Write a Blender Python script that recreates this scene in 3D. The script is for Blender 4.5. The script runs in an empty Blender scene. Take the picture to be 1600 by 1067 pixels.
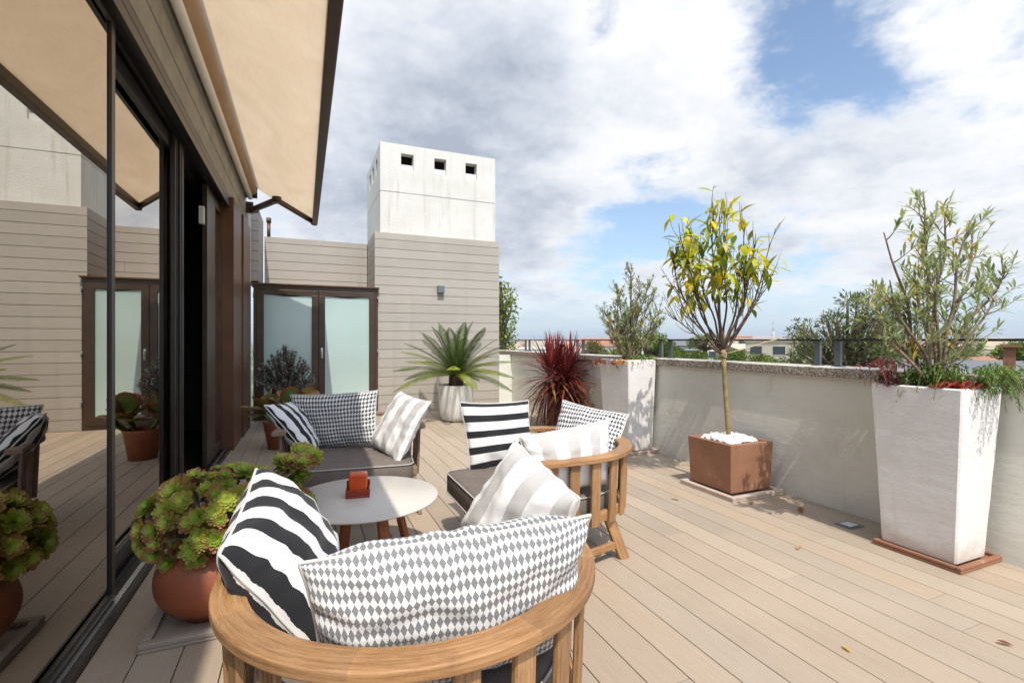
import bpy, math, random
from mathutils import Vector, Matrix, noise
random.seed(7)
PI = math.pi
R = math.radians
V = Vector
sc = bpy.context.scene
C = sc.collection

# ------------------------------------------------------------------ camera
cam_data = bpy.data.cameras.new("camera")
cam = bpy.data.objects.new("camera", cam_data); C.objects.link(cam)
cam_data.sensor_width = 36.0
cam_data.lens = 36.0 * 765.0 / 1600.0
cam_data.shift_y = -2.0 / 1600.0
cam_data.clip_start = 0.05; cam_data.clip_end = 60000.0
cam.location = (0, 0, 1.3)
cam.rotation_euler = (R(90), 0, -math.atan(325 / 765.0))
sc.camera = cam

# ------------------------------------------------------------------ light
SUN = V((-0.092, -0.66, 1.0)).normalized()          # direction towards the sun
sl = bpy.data.lights.new("sun", 'SUN'); sl.energy = 3.35; sl.angle = R(0.53); sl.color = (1.0, 0.94, 0.845)
so = bpy.data.objects.new("sun", sl); C.objects.link(so)
so.rotation_euler = SUN.to_track_quat('Z', 'Y').to_euler()
sc.view_settings.view_transform = 'Standard'; sc.view_settings.look = 'None'
sc.view_settings.exposure = 0.38; sc.view_settings.gamma = 1.0
sc.cycles.max_bounces = 8; sc.cycles.transparent_max_bounces = 12
sc.cycles.use_denoising = True
sc.cycles.sample_clamp_indirect = 6.0

# ------------------------------------------------------------------ sky
def make_world():
    w = bpy.data.worlds.new("World"); sc.world = w; w.use_nodes = True
    nt = w.node_tree; N = nt.nodes; L = nt.links
    for n in list(N): N.remove(n)
    def nd(t, **k):
        n = N.new(t)
        for a, b in k.items(): setattr(n, a, b)
        return n
    def m(op, a, b=None, clamp=False):
        n = nd('ShaderNodeMath', operation=op, use_clamp=clamp)
        for i, x in enumerate((a, b)):
            if x is None: continue
            if isinstance(x, (int, float)): n.inputs[i].default_value = x
            else: L.new(x, n.inputs[i])
        return n.outputs[0]
    tc = nd('ShaderNodeTexCoord')
    gen = tc.outputs['Generated']
    sky = nd('ShaderNodeTexSky', sky_type='NISHITA', sun_disc=False)
    sky.sun_elevation = math.asin(SUN.z); sky.sun_rotation = R(180 + 6)
    sky.air_density = 1.0; sky.dust_density = 0.8; sky.ozone_density = 1.0; sky.altitude = 50
    sep = nd('ShaderNodeSeparateXYZ'); L.new(gen, sep.inputs[0])
    zz = m('MAXIMUM', sep.outputs[2], 0.0)
    den = m('ADD', zz, 0.27)
    px = m('DIVIDE', sep.outputs[0], den); py = m('DIVIDE', sep.outputs[1], den)
    comb = nd('ShaderNodeCombineXYZ'); L.new(px, comb.inputs[0]); L.new(py, comb.inputs[1])
    comb.inputs[2].default_value = 3.7
    def noi(scale, det, rough, dist, vec, off=0.0):
        mp = nd('ShaderNodeMapping'); L.new(vec, mp.inputs[0]); mp.inputs['Location'].default_value = (off, off * .7, 0)
        n = nd('ShaderNodeTexNoise'); n.inputs['Scale'].default_value = scale; n.inputs['Detail'].default_value = det
        n.inputs['Roughness'].default_value = rough; n.inputs['Distortion'].default_value = dist
        L.new(mp.outputs[0], n.inputs['Vector']); return n.outputs['Fac']
    def dirv(u, v):                                   # heading of a spot of sky, measured from the terrace
        az = math.atan(325 / 765.0) + math.atan((u - 800) / 765.0)
        el = math.atan((531.5 - v) / math.hypot(765, u - 800))
        return (math.sin(az) * math.cos(el), math.cos(az) * math.cos(el), math.sin(el))
    def blob(u, v, s, amp):
        d = nd('ShaderNodeVectorMath', operation='DISTANCE'); L.new(gen, d.inputs[0]); d.inputs[1].default_value = dirv(u, v)
        q = m('DIVIDE', d.outputs['Value'], s); q = m('MULTIPLY', q, q); q = m('MULTIPLY', q, -1.0)
        e = m('EXPONENT', q); return m('MULTIPLY', e, amp)
    big = noi(1.7, 10, .60, .25, comb.outputs[0], 2.1)
    fine = noi(5.5, 9, .66, .15, comb.outputs[0], 9.0)
    cov = m('ADD', m('MULTIPLY', big, .62), m('MULTIPLY', fine, .38))
    for a in ((1290, 60, .15, -.17), (1225, 165, .10, -.13), (1190, 60, .07, -.04), (1380, 130, .06, -.07), (1500, 165, .07, -.06), (1100, 375, .10, -.09), (1420, 360, .12, -.08), (700, 40, .05, -.07), (940, 30, .05, -.08), (905, 95, .04, -.08), (940, 392, .09, -.16), (1040, 375, .07, -.13), (1210, 360, .10, -.10),
              (680, 170, .35, .12), (1060, 130, .16, .12), (1480, 210, .24, .16), (1330, 250, .14, .10), (1180, 260, .10, .10), (850, 310, .14, .10), (560, 340, .12, .08),
              (700, 60, .25, .10), (620, 200, .2, .12), (850, 440, .14, .10), (1060, 430, .12, .12), (1400, 420, .2, .05), (1180, 270, .1, .06), (1440, 60, .08, .08), (1400, 150, .06, -.05)):
        cov = m('ADD', cov, blob(*a))
    mr = nd('ShaderNodeMapRange', interpolation_type='SMOOTHSTEP'); L.new(cov, mr.inputs[0])
    mr.inputs[1].default_value = .425; mr.inputs[2].default_value = .60
    hz = nd('ShaderNodeMapRange', interpolation_type='SMOOTHSTEP'); L.new(sep.outputs[2], hz.inputs[0]); hz.inputs[1].default_value = .0; hz.inputs[2].default_value = .13; hz.inputs[3].default_value = .10
    alpha = m('MULTIPLY', mr.outputs[0], hz.outputs[0])
    # underside shade of the clouds: a low, broad noise plus the thick parts
    sh = noi(1.9, 6, .55, .5, comb.outputs[0], 5.3)
    shade = m('ADD', m('ADD', m('MULTIPLY', sh, .66), m('MULTIPLY', noi(7.5, 9, .68, .3, comb.outputs[0], 1.3), .37)), m('MULTIPLY', m('SUBTRACT', cov, .60), .9))
    for a in ((690, 130, .22, .04), (560, 270, .2, .03), (820, 340, .16, .12), (1080, 110, .14, -.16), (1450, 200, .35, -.10), (880, 180, .12, -.08), (1190, 320, .16, .1)):
        shade = m('ADD', shade, blob(*a))
    r2 = nd('ShaderNodeValToRGB'); L.new(shade, r2.inputs[0])
    e = r2.color_ramp.elements
    e[0].position = .39; e[0].color = (.76, .765, .78, 1)
    e[1].position = .84; e[1].color = (.34, .38, .455, 1)
    x = e.new(.52); x.color = (.66, .68, .72, 1)
    x = e.new(.65); x.color = (.52, .56, .63, 1)
    hf = m('EXPONENT', m('MULTIPLY', zz, -5.5))                 # pale air low over the sea
    hmx = nd('ShaderNodeMix', data_type='RGBA'); L.new(m('MULTIPLY', hf, .85), hmx.inputs[0])
    sc_ = nd('ShaderNodeVectorMath', operation='SCALE'); L.new(sky.outputs[0], sc_.inputs[0]); sc_.inputs[3].default_value = .15
    L.new(sc_.outputs[0], hmx.inputs[6]); hmx.inputs[7].default_value = (.36, .50, .66, 1)
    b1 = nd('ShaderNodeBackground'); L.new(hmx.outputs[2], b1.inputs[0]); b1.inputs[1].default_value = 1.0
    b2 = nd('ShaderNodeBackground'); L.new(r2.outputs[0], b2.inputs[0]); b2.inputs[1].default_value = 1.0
    # added fill light: sky around the sun, unseen behind the camera, is brightened
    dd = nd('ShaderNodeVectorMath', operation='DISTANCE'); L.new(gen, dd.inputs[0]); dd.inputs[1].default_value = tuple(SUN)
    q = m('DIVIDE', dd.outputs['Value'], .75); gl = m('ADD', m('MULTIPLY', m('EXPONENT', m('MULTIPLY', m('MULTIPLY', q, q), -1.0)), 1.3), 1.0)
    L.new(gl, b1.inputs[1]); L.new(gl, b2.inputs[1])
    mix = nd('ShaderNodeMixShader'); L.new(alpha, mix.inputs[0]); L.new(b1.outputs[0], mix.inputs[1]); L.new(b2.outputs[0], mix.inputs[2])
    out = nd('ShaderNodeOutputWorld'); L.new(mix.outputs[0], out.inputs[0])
make_world()

# ------------------------------------------------------------------ materials
class Mat:
    def __init__(s, name):
        s.m = bpy.data.materials.new(name); s.m.use_nodes = True
        s.nt = s.m.node_tree; s.N = s.nt.nodes; s.L = s.nt.links
        s.b = s.N['Principled BSDF']; s.out = s.N['Material Output']
        s.tc = s.N.new('ShaderNodeTexCoord')
    def nd(s, t, **k):
        n = s.N.new(t)
        for a, b in k.items(): setattr(n, a, b)
        return n
    def link(s, a, b): s.L.new(a, b)
    def math(s, op, a, b=None, c=None):
        n = s.nd('ShaderNodeMath', operation=op)
        for i, x in enumerate((a, b, c)):
            if x is None: continue
            if isinstance(x, (int, float)): n.inputs[i].default_value = x
            else: s.link(x, n.inputs[i])
        return n.outputs[0]
    def map(s, src='Object', scale=(1, 1, 1), loc=(0, 0, 0)):
        n = s.nd('ShaderNodeMapping'); s.link(s.tc.outputs[src], n.inputs[0])
        n.inputs['Scale'].default_value = scale; n.inputs['Location'].default_value = loc
        return n.outputs[0]
    def noise(s, scale, det=4, rough=.55, vec=None, dist=0):
        n = s.nd('ShaderNodeTexNoise'); n.inputs['Scale'].default_value = scale; n.inputs['Detail'].default_value = det
        n.inputs['Roughness'].default_value = rough; n.inputs['Distortion'].default_value = dist
        s.link(vec if vec is not None else s.tc.outputs['Object'], n.inputs['Vector']); return n.outputs['Fac']
    def ramp(s, fac, stops):
        n = s.nd('ShaderNodeValToRGB'); s.link(fac, n.inputs[0]); e = n.color_ramp.elements
        while len(e) < len(stops): e.new(.5)
        for k, (p, c) in enumerate(stops):
            e[k].position = p; e[k].color = (*c, 1) if len(c) == 3 else c
        return n.outputs[0]
    def mixc(s, fac, a, b, mode='MIX'):
        n = s.nd('ShaderNodeMix', data_type='RGBA', blend_type=mode)
        for i, x in ((0, fac), (6, a), (7, b)):
            if isinstance(x, (int, float)): n.inputs[i].default_value = x
            elif isinstance(x, tuple): n.inputs[i].default_value = (*x, 1)
            else: s.link(x, n.inputs[i])
        return n.outputs[2]
    def attr(s, name='Col'):
        n = s.nd('ShaderNodeAttribute', attribute_name=name); return n.outputs['Color']
    def bump(s, h, strength=.3, dist=.01):
        n = s.nd('ShaderNodeBump'); n.inputs['Strength'].default_value = strength; n.inputs['Distance'].default_value = dist
        s.link(h, n.inputs['Height']); s.link(n.outputs[0], s.b.inputs['Normal']); return n.outputs[0]
    def base(s, c):
        if isinstance(c, tuple): s.b.inputs['Base Color'].default_value = (*c, 1)
        else: s.link(c, s.b.inputs['Base Color'])
    def set(s, **k):
        for a, v in k.items(): s.b.inputs[a.replace('_', ' ')].default_value = v

def plain(name, col, rough=.5, metal=0, nscale=6, amt=.12, bump=0, bscale=60, spec=.5):
    a = Mat(name)
    f = a.noise(nscale, 5)
    d = tuple(max(0, x * (1 - amt)) for x in col); l = tuple(min(1, x * (1 + amt)) for x in col)
    a.base(a.ramp(f, [(.3, d), (.7, l)])); a.set(Roughness=rough, Metallic=metal); a.b.inputs['Specular IOR Level'].default_value = spec
    if bump: a.bump(a.noise(bscale, 5), bump, .004)
    return a.m

def foliage(name, rough=.45, trans=.35, tint=(1, 1, 1), spec=.4):
    a = Mat(name); col = a.attr()
    if tint != (1, 1, 1): col = a.mixc(1.0, col, tint, 'MULTIPLY')
    a.base(col); a.set(Roughness=rough); a.b.inputs['Specular IOR Level'].default_value = spec
    t = a.nd('ShaderNodeBsdfTranslucent'); a.link(a.mixc(1.0, col, (1.15, 1.25, .7), 'MULTIPLY'), t.inputs[0])
    mx = a.nd('ShaderNodeMixShader'); mx.inputs[0].default_value = trans
    a.link(a.b.outputs[0], mx.inputs[1]); a.link(t.outputs[0], mx.inputs[2]); a.link(mx.outputs[0], a.out.inputs[0])
    return a.m

def wood(name, c0, c1, c2, rough=.55, scale=1.0, bump=.25, attr=False):
    a = Mat(name)
    v = a.map('UV', (4.0 * scale, 75 * scale, 1))
    f = a.noise(1.6, 9, .7, v, .35)
    v2 = a.map('UV', (22 * scale, 420 * scale, 1)); g = a.noise(1.2, 4, .7, v2)
    big = a.noise(2.2, 3, .5)
    ff = a.math('ADD', a.math('MULTIPLY', f, .6), a.math('ADD', a.math('MULTIPLY', g, .25), a.math('MULTIPLY', big, .2)))
    col = a.ramp(ff, [(.36, c0), (.52, c1), (.70, c2)])
    col = a.mixc(1.0, col, a.attr(), 'MULTIPLY')
    wr_ = a.noise(6, 7, .7); col = a.mixc(a.ramp(wr_, [(.5, (0, 0, 0)), (.75, (.45, .45, .45))]), col, tuple(x * .62 for x in c0))
    a.base(col); a.set(Roughness=rough)
    a.bump(a.math('ADD', g, f), bump, .003)
    return a.m

M = {}
# decking
def deck_mat():
    a = Mat('deck_composite')
    v = a.map('Object', (55, 1.3, 1)); g = a.noise(2.2, 6, .65, v, .3)
    v2 = a.map('Object', (420, 5, 1)); g2 = a.noise(1.0, 3, .5, v2)
    big = a.noise(.9, 6, .6); st = a.noise(5, 8, .7)
    col = a.ramp(a.math('ADD', a.math('MULTIPLY', g, .7), a.math('MULTIPLY', g2, .3)), [(.3, (.355, .277, .200)), (.72, (.445, .356, .265))])
    col = a.mixc(1.0, col, a.attr(), 'MULTIPLY')
    col = a.mixc(a.ramp(big, [(.42, (0, 0, 0)), (.75, (.5, .5, .5))]), col, (.49, .40, .31))
    col = a.mixc(a.ramp(st, [(.62, (0, 0, 0)), (.8, (.35, .35, .35))]), col, (.34, .26, .19))
    a.base(col); a.set(Roughness=.62)
    a.bump(a.math('ADD', g2, a.math('MULTIPLY', g, .5)), .35, .002)
    return a.m
M['deck'] = deck_mat()
M['dark'] = plain('dark_gap', (.02, .018, .015), .9)
def clad_mat(name, c0, c1):
    a = Mat(name)
    v = a.map('Object', (1.6, 1.6, 70)); g = a.noise(2.0, 6, .6, v, .2)
    v2 = a.map('Object', (7, 7, 420)); g2 = a.noise(1.0, 3, .5, v2)
    big = a.noise(1.1, 6, .6); vs = a.noise(1.0, 6, .65, a.map('Object', (5, 5, .35)))
    col = a.ramp(a.math('ADD', a.math('MULTIPLY', g, .6), a.math('MULTIPLY', g2, .4)), [(.3, c0), (.7, c1)])
    col = a.mixc(1.0, col, a.attr(), 'MULTIPLY')
    col = a.mixc(a.ramp(big, [(.4, (0, 0, 0)), (.8, (.45, .45, .45))]), col, tuple(x * 1.12 for x in c1))
    col = a.mixc(a.ramp(vs, [(.55, (0, 0, 0)), (.8, (.3, .3, .3))]), col, tuple(x * .72 for x in c0))
    a.base(col); a.set(Roughness=.65); a.bump(g2, .3, .002)
    return a.m
M['clad'] = clad_mat('composite_cladding', (.325, .294, .252), (.42, .383, .332))
def render_mat(name, c, rough=.85, trowel=.5, dirt=(.33, .31, .25), grit=40):
    a = Mat(name)
    n1 = a.noise(2.2, 8, .6); n2 = a.noise(9, 6, .6, a.map('Object', (1, .45, 1.8))); n3 = a.noise(grit, 5, .6)
    col = a.ramp(n1, [(.3, tuple(x * .9 for x in c)), (.7, tuple(min(1, x * 1.06) for x in c))])
    col = a.mixc(a.ramp(a.noise(3.2, 9, .7, a.map('Object', (1, 1, .5))), [(.55, (0, 0, 0)), (.78, (.5, .5, .5))]), col, dirt)
    st_ = a.ramp(a.noise(1.5, 8, .7, a.map('Object', (3, 3, .35))), [(.58, (0, 0, 0)), (.78, (.22, .22, .22))])
    col = a.mixc(st_, col, tuple(x * .62 for x in dirt))
    a.base(col); a.set(Roughness=rough)
    a.bump(a.math('ADD', a.math('MULTIPLY', n2, 1.2), a.math('MULTIPLY', n3, .35)), trowel, .02)
    return a.m
M['parapet'] = render_mat('parapet_render', (.69, .685, .615), trowel=.16, dirt=(.40, .37, .28))
M['column'] = render_mat('white_render', (.62, .62, .60), trowel=.3, dirt=(.42, .41, .38))
def chimney_mat():
    a = Mat('rough_white_render')
    n = a.noise(38, 6, .7); big = a.noise(1.5, 8, .65)
    drip = a.noise(1.6, 7, .7, a.map('Object', (6.5, 6.5, .45)))
    zz = a.nd('ShaderNodeSeparateXYZ'); a.link(a.tc.outputs['Object'], zz.inputs[0])
    col = a.ramp(big, [(.3, (.59, .575, .52)), (.7, (.70, .685, .64))])
    col = a.mixc(a.ramp(drip, [(.53, (0, 0, 0)), (.74, (.75, .75, .75))]), col, (.44, .41, .34))
    a.base(col); a.set(Roughness=.9)
    a.bump(n, .55, .02)
    return a.m
M['chimney'] = chimney_mat()
def coping_mat():
    a = Mat('pebble_dash')
    v = a.nd('ShaderNodeTexVoronoi'); v.inputs['Scale'].default_value = 85; a.link(a.tc.outputs['Object'], v.inputs['Vector'])
    col = a.ramp(a.math('FRACT', a.math('MULTIPLY', v.outputs['Color'], 1.0)), [(.1, (.20, .16, .13)), (.4, (.42, .36, .30)), (.7, (.55, .51, .45)), (.95, (.30, .22, .17))])
    col = a.mixc(a.ramp(v.outputs['Distance'], [(.35, (0, 0, 0)), (.7, (.8, .8, .8))]), col, (.13, .11, .09))
    geo = a.nd('ShaderNodeNewGeometry'); sp = a.nd('ShaderNodeSeparateXYZ'); a.link(geo.outputs['Normal'], sp.inputs[0])
    a.base(col); a.set(Roughness=.85); a.bump(v.outputs['Distance'], .8, -.006)
    return a.m
M['coping'] = coping_mat()
M['coping_top'] = plain('worn_coping_top', (.55, .51, .44), .85, nscale=25, amt=.2, bump=.4)
def conc():
    a = Mat('board_marked_concrete')
    n = a.noise(3, 8, .65); v = a.noise(1.4, 6, .6, a.map('Object', (1, 7, 7)))
    a.base(a.mixc(a.ramp(n, [(.35, (0, 0, 0)), (.7, (1, 1, 1))]), (.30, .285, .25), (.45, .43, .38)))
    a.set(Roughness=.85); a.bump(a.math('ADD', v, a.math('MULTIPLY', a.noise(120, 5, .7), 1.5)), .8, .006); return a.m
M['concrete'] = conc()
M['frame_dark'] = plain('dark_bronze_metal', (.030, .024, .020), .35, .3, amt=.2)
M['frame_brown'] = plain('brown_bronze_metal', (.062, .038, .024), .38, .35, amt=.2, spec=.6)
M['post_brown'] = plain('copper_brown_post', (.125, .056, .026), .42, .3, amt=.25, nscale=2)
M['steel'] = plain('grey_steel', (.17, .19, .21), .42, .6, amt=.1)
M['rail_dark'] = plain('dark_handrail', (.05, .055, .06), .4, .5, amt=.1)
M['chrome'] = plain('satin_handle', (.6, .6, .58), .25, .9, amt=.05)
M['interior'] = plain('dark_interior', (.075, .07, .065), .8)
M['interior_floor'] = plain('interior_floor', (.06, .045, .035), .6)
M['white_plastic'] = plain('white_plastic', (.65, .65, .62), .5)
def glass_mirror():
    a = Mat('coated_glass')
    g = a.nd('ShaderNodeBsdfGlossy'); g.inputs['Roughness'].default_value = .0; g.inputs[0].default_value = (.86, .80, .72, 1)
    t = a.nd('ShaderNodeBsdfTransparent'); t.inputs[0].default_value = (.45, .43, .40, 1)
    fr = a.nd('ShaderNodeFresnel'); fr.inputs[0].default_value = 1.9
    f = a.math('ADD', a.math('MULTIPLY', fr.outputs[0], .75), .52)
    f = a.math('MINIMUM', f, .97)
    mx = a.nd('ShaderNodeMixShader'); a.link(f, mx.inputs[0]); a.link(t.outputs[0], mx.inputs[1]); a.link(g.outputs[0], mx.inputs[2])
    a.link(mx.outputs[0], a.out.inputs[0]); return a.m
M['mirror'] = glass_mirror()
def clear_glass():
    a = Mat('clear_glass')
    g = a.nd('ShaderNodeBsdfGlossy'); g.inputs['Roughness'].default_value = .0
    t = a.nd('ShaderNodeBsdfTransparent'); t.inputs[0].default_value = (.95, .97, .96, 1)
    fr = a.nd('ShaderNodeFresnel'); fr.inputs[0].default_value = 1.07
    mx = a.nd('ShaderNodeMixShader'); a.link(fr.outputs[0], mx.inputs[0]); a.link(t.outputs[0], mx.inputs[1]); a.link(g.outputs[0], mx.inputs[2])
    a.link(mx.outputs[0], a.out.inputs[0]); return a.m
M['clear'] = clear_glass()
def frosted():
    a = Mat('frosted_glass')
    n = a.noise(.8, 4, .5)
    a.base(a.ramp(n, [(.3, (.36, .47, .44)), (.7, (.45, .56, .53))])); a.set(Roughness=.12); a.b.inputs['Specular IOR Level'].default_value = .9
    return a.m
M['frosted'] = frosted()
def awn():
    a = Mat('awning_canvas')
    v = a.map('Object', (1.0, .6, 1)); w = a.noise(1.3, 7, .62, v, 1.5); s = a.noise(400, 2, .5)
    seam = a.noise(2.4, 6, .7, a.map('Object', (2.2, .5, 1)), 2.0)
    col = a.ramp(w, [(.3, (.70, .53, .35)), (.7, (.82, .65, .46))])
    col = a.mixc(a.ramp(seam, [(.49, (0, 0, 0)), (.5, (.16, .16, .16)), (.515, (0, 0, 0))]), col, (.36, .25, .15))
    a.base(col); a.set(Roughness=.9); a.b.inputs['Specular IOR Level'].default_value = .1
    nb = a.bump(a.math('ADD', w, a.math('MULTIPLY', s, .05)), .4, .03)
    t = a.nd('ShaderNodeBsdfTranslucent'); a.link(col, t.inputs[0]); a.link(nb, t.inputs['Normal'])
    mx = a.nd('ShaderNodeMixShader'); mx.inputs[0].default_value = .52
    a.link(a.b.outputs[0], mx.inputs[1]); a.link(t.outputs[0], mx.inputs[2]); a.link(mx.outputs[0], a.out.inputs[0]); return a.m
M['awning'] = awn()
M['canvas_pale'] = plain('pale_canvas', (.82, .80, .75), .8, nscale=3, amt=.06)
M['teak'] = wood('weathered_teak', (.15, .07, .028), (.36, .19, .078), (.50, .32, .17))
M['teak_grey'] = wood('grey_teak', (.16, .10, .065), (.27, .185, .13), (.40, .31, .24))
M['table_wood'] = wood('red_brown_wood', (.19, .055, .016), (.30, .095, .028), (.40, .15, .05))
def fabric(name, kind, dark, light, p=.1, frac=.45, axis=1, off=0.0, a_=.02, b_=.03):
    a = Mat(name)
    sx = a.nd('ShaderNodeSeparateXYZ'); a.link(a.tc.outputs['UV'], sx.inputs[0])
    wob = a.math('MULTIPLY', a.math('SUBTRACT', a.noise(300, 2, .5, a.tc.outputs['UV']), .5), .002)
    if kind == 'stripe':
        q = a.math('FRACT', a.math('ADD', a.math('DIVIDE', a.math('ADD', sx.outputs[axis], wob), p), off))
        f = a.math('LESS_THAN', q, frac)
    else:
        u = a.math('DIVIDE', a.math('ADD', sx.outputs[0], wob), a_); v = a.math('DIVIDE', sx.outputs[1], b_)
        s1 = a.math('FLOOR', a.math('ADD', u, v)); s2 = a.math('FLOOR', a.math('SUBTRACT', u, v))
        f = a.math('ABSOLUTE', a.math('MODULO', a.math('ADD', s1, s2), 2.0))
    nn = a.noise(9, 4)
    lt = a.ramp(nn, [(.3, tuple(x * .95 for x in light)), (.7, light)])
    wv = a.noise(700, 2, .5, a.tc.outputs['UV'])
    dk = a.ramp(wv, [(.35, tuple(x * .75 for x in dark)), (.65, tuple(min(1, x * 1.35) for x in dark))])
    a.base(a.mixc(f, lt, dk)); a.set(Roughness=.92); a.b.inputs['Specular IOR Level'].default_value = .15
    a.b.inputs['Sheen Weight'].default_value = .15
    a.bump(a.math('ADD', wv, a.math('MULTIPLY', a.noise(14, 5), 6.0)), .25, .003)
    return a.m
M['bw'] = fabric('black_white_stripe', 'stripe', (.022, .022, .024), (.74, .72, .70), .098, .44, 1, .93)
M['bw_u'] = fabric('black_white_stripe_along', 'stripe', (.022, .022, .024), (.74, .72, .70), .098, .44, 0, .2)
M['bw_a'] = fabric('bold_black_white_stripe', 'stripe', (.022, .022, .024), (.74, .72, .70), .092, .47, 1, .58)
M['gw_u'] = fabric('grey_white_stripe', 'stripe', (.44, .425, .405), (.76, .745, .72), .135, .46, 0, .3)
M['diamond'] = fabric('diamond_weave', 'check', (.20, .20, .20), (.74, .73, .71), a_=.0152, b_=.0235)
M['tooth'] = fabric('fine_tooth_weave', 'check', (.10, .10, .105), (.74, .73, .71), a_=.025, b_=.030)
M['piping'] = plain('piping', (.60, .58, .54), .9, amt=.05)
M['seat'] = plain('taupe_seat_cloth', (.165, .138, .118), .85, nscale=14, amt=.12, bump=.25, bscale=300, spec=.2)
M['seat_pipe'] = plain('pale_piping', (.46, .43, .40), .8, amt=.05)
M['table_top'] = plain('pale_table_top', (.56, .52, .455), .42, nscale=5, amt=.04, bump=.05, bscale=200)
M['holder'] = plain('orange_red_lacquer', (.62, .075, .008), .22, nscale=9, amt=.25)
M['holder_dark'] = plain('dark_red_lacquer', (.22, .025, .006), .25, nscale=9, amt=.25)
def terracotta(name, c, rough=.8, pale=.5, spec=.3):
    a = Mat(name)
    n = a.noise(3.2, 8, .65); p = a.noise(7, 9, .75)
    col = a.ramp(n, [(.3, tuple(x * .78 for x in c)), (.7, tuple(min(1, x * 1.18) for x in c))])
    col = a.mixc(a.ramp(p, [(.58, (0, 0, 0)), (.76, (pale, pale, pale))]), col, (.50, .38, .30))
    a.base(col); a.set(Roughness=rough); a.b.inputs['Specular IOR Level'].default_value = spec
    a.bump(a.noise(55, 6, .6), .25, .004); return a.m
M['terra'] = terracotta('terracotta', (.29, .145, .085), .7, .55)
M['terra_pot'] = terracotta('red_terracotta', (.30, .085, .035), .5, .15, .5)
M['tray'] = terracotta('weathered_tray', (.50, .40, .33), .85, 1.0)
M['tray_red'] = terracotta('red_tray', (.27, .13, .08), .85, .8)
M['tray_grey'] = terracotta('grey_tray', (.32, .27, .22), .9, .4)
def planter_mat():
    a = Mat('white_planter_render')
    sp = a.nd('ShaderNodeSeparateXYZ'); a.link(a.tc.outputs['Object'], sp.inputs[0])
    low = a.ramp(a.math('ADD', sp.outputs[2], a.math('MULTIPLY', a.noise(7, 6, .65), .30)), [(.14, (.8, .8, .8)), (.30, (0, 0, 0))])
    chips = a.ramp(a.noise(6, 10, .8, a.map('Object', (1.6, 1.6, .8))), [(.66, (0, 0, 0)), (.70, (.7, .7, .7))])
    drip = a.ramp(a.noise(1.8, 6, .65, a.map('Object', (9, 9, .8))), [(.54, (0, 0, 0)), (.77, (.28, .28, .28))])
    col = a.ramp(a.noise(2.2, 8, .6), [(.3, (.72, .705, .69)), (.7, (.79, .78, .765))])
    col = a.mixc(low, col, (.52, .45, .38)); col = a.mixc(drip, col, (.54, .52, .48)); col = a.mixc(chips, col, (.38, .30, .25))
    a.base(col); a.set(Roughness=.6)
    a.bump(a.math('ADD', a.noise(5, 6, .6, a.map('Object', (1, 1, 2.5))), a.math('MULTIPLY', a.noise(30, 5, .6), .35)), .22, .02)
    return a.m
M['planter'] = planter_mat()
def glazed():
    a = Mat('streaked_white_glaze')
    s = a.noise(1.5, 6, .65, a.map('Object', (22, 22, 3)), 1.0)
    a.base(a.ramp(s, [(.38, (.52, .51, .46)), (.6, (.76, .75, .70))])); a.set(Roughness=.28); a.bump(s, .15, .004); return a.m
M['glazed'] = glazed()
M['brown_glaze'] = terracotta('brown_glaze', (.14, .055, .028), .35, .1, .6)
M['soil'] = plain('soil', (.05, .035, .025), .95, nscale=30, amt=.4, bump=.8)
M['bark'] = plain('brown_bark', (.20, .145, .10), .9, nscale=20, amt=.35, bump=.6)
M['bark_dark'] = plain('dark_bark', (.10, .065, .045), .85, nscale=20, amt=.35, bump=.5)
M['bark_green'] = plain('olive_bark', (.27, .21, .095), .85, nscale=16, amt=.3, bump=.5)
M['leaf'] = foliage('leaf')
M['leaf_gloss'] = foliage('glossy_leaf', .3, .18, spec=.6)
M['succ'] = foliage('succulent', .4, .12)
M['pine'] = foliage('needles', .8, .25, spec=.15)
M['pebble'] = plain('white_pebble', (.80, .79, .77), .7, nscale=30, amt=.08)
M['twine'] = plain('twine', (.45, .36, .22), .9)

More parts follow.
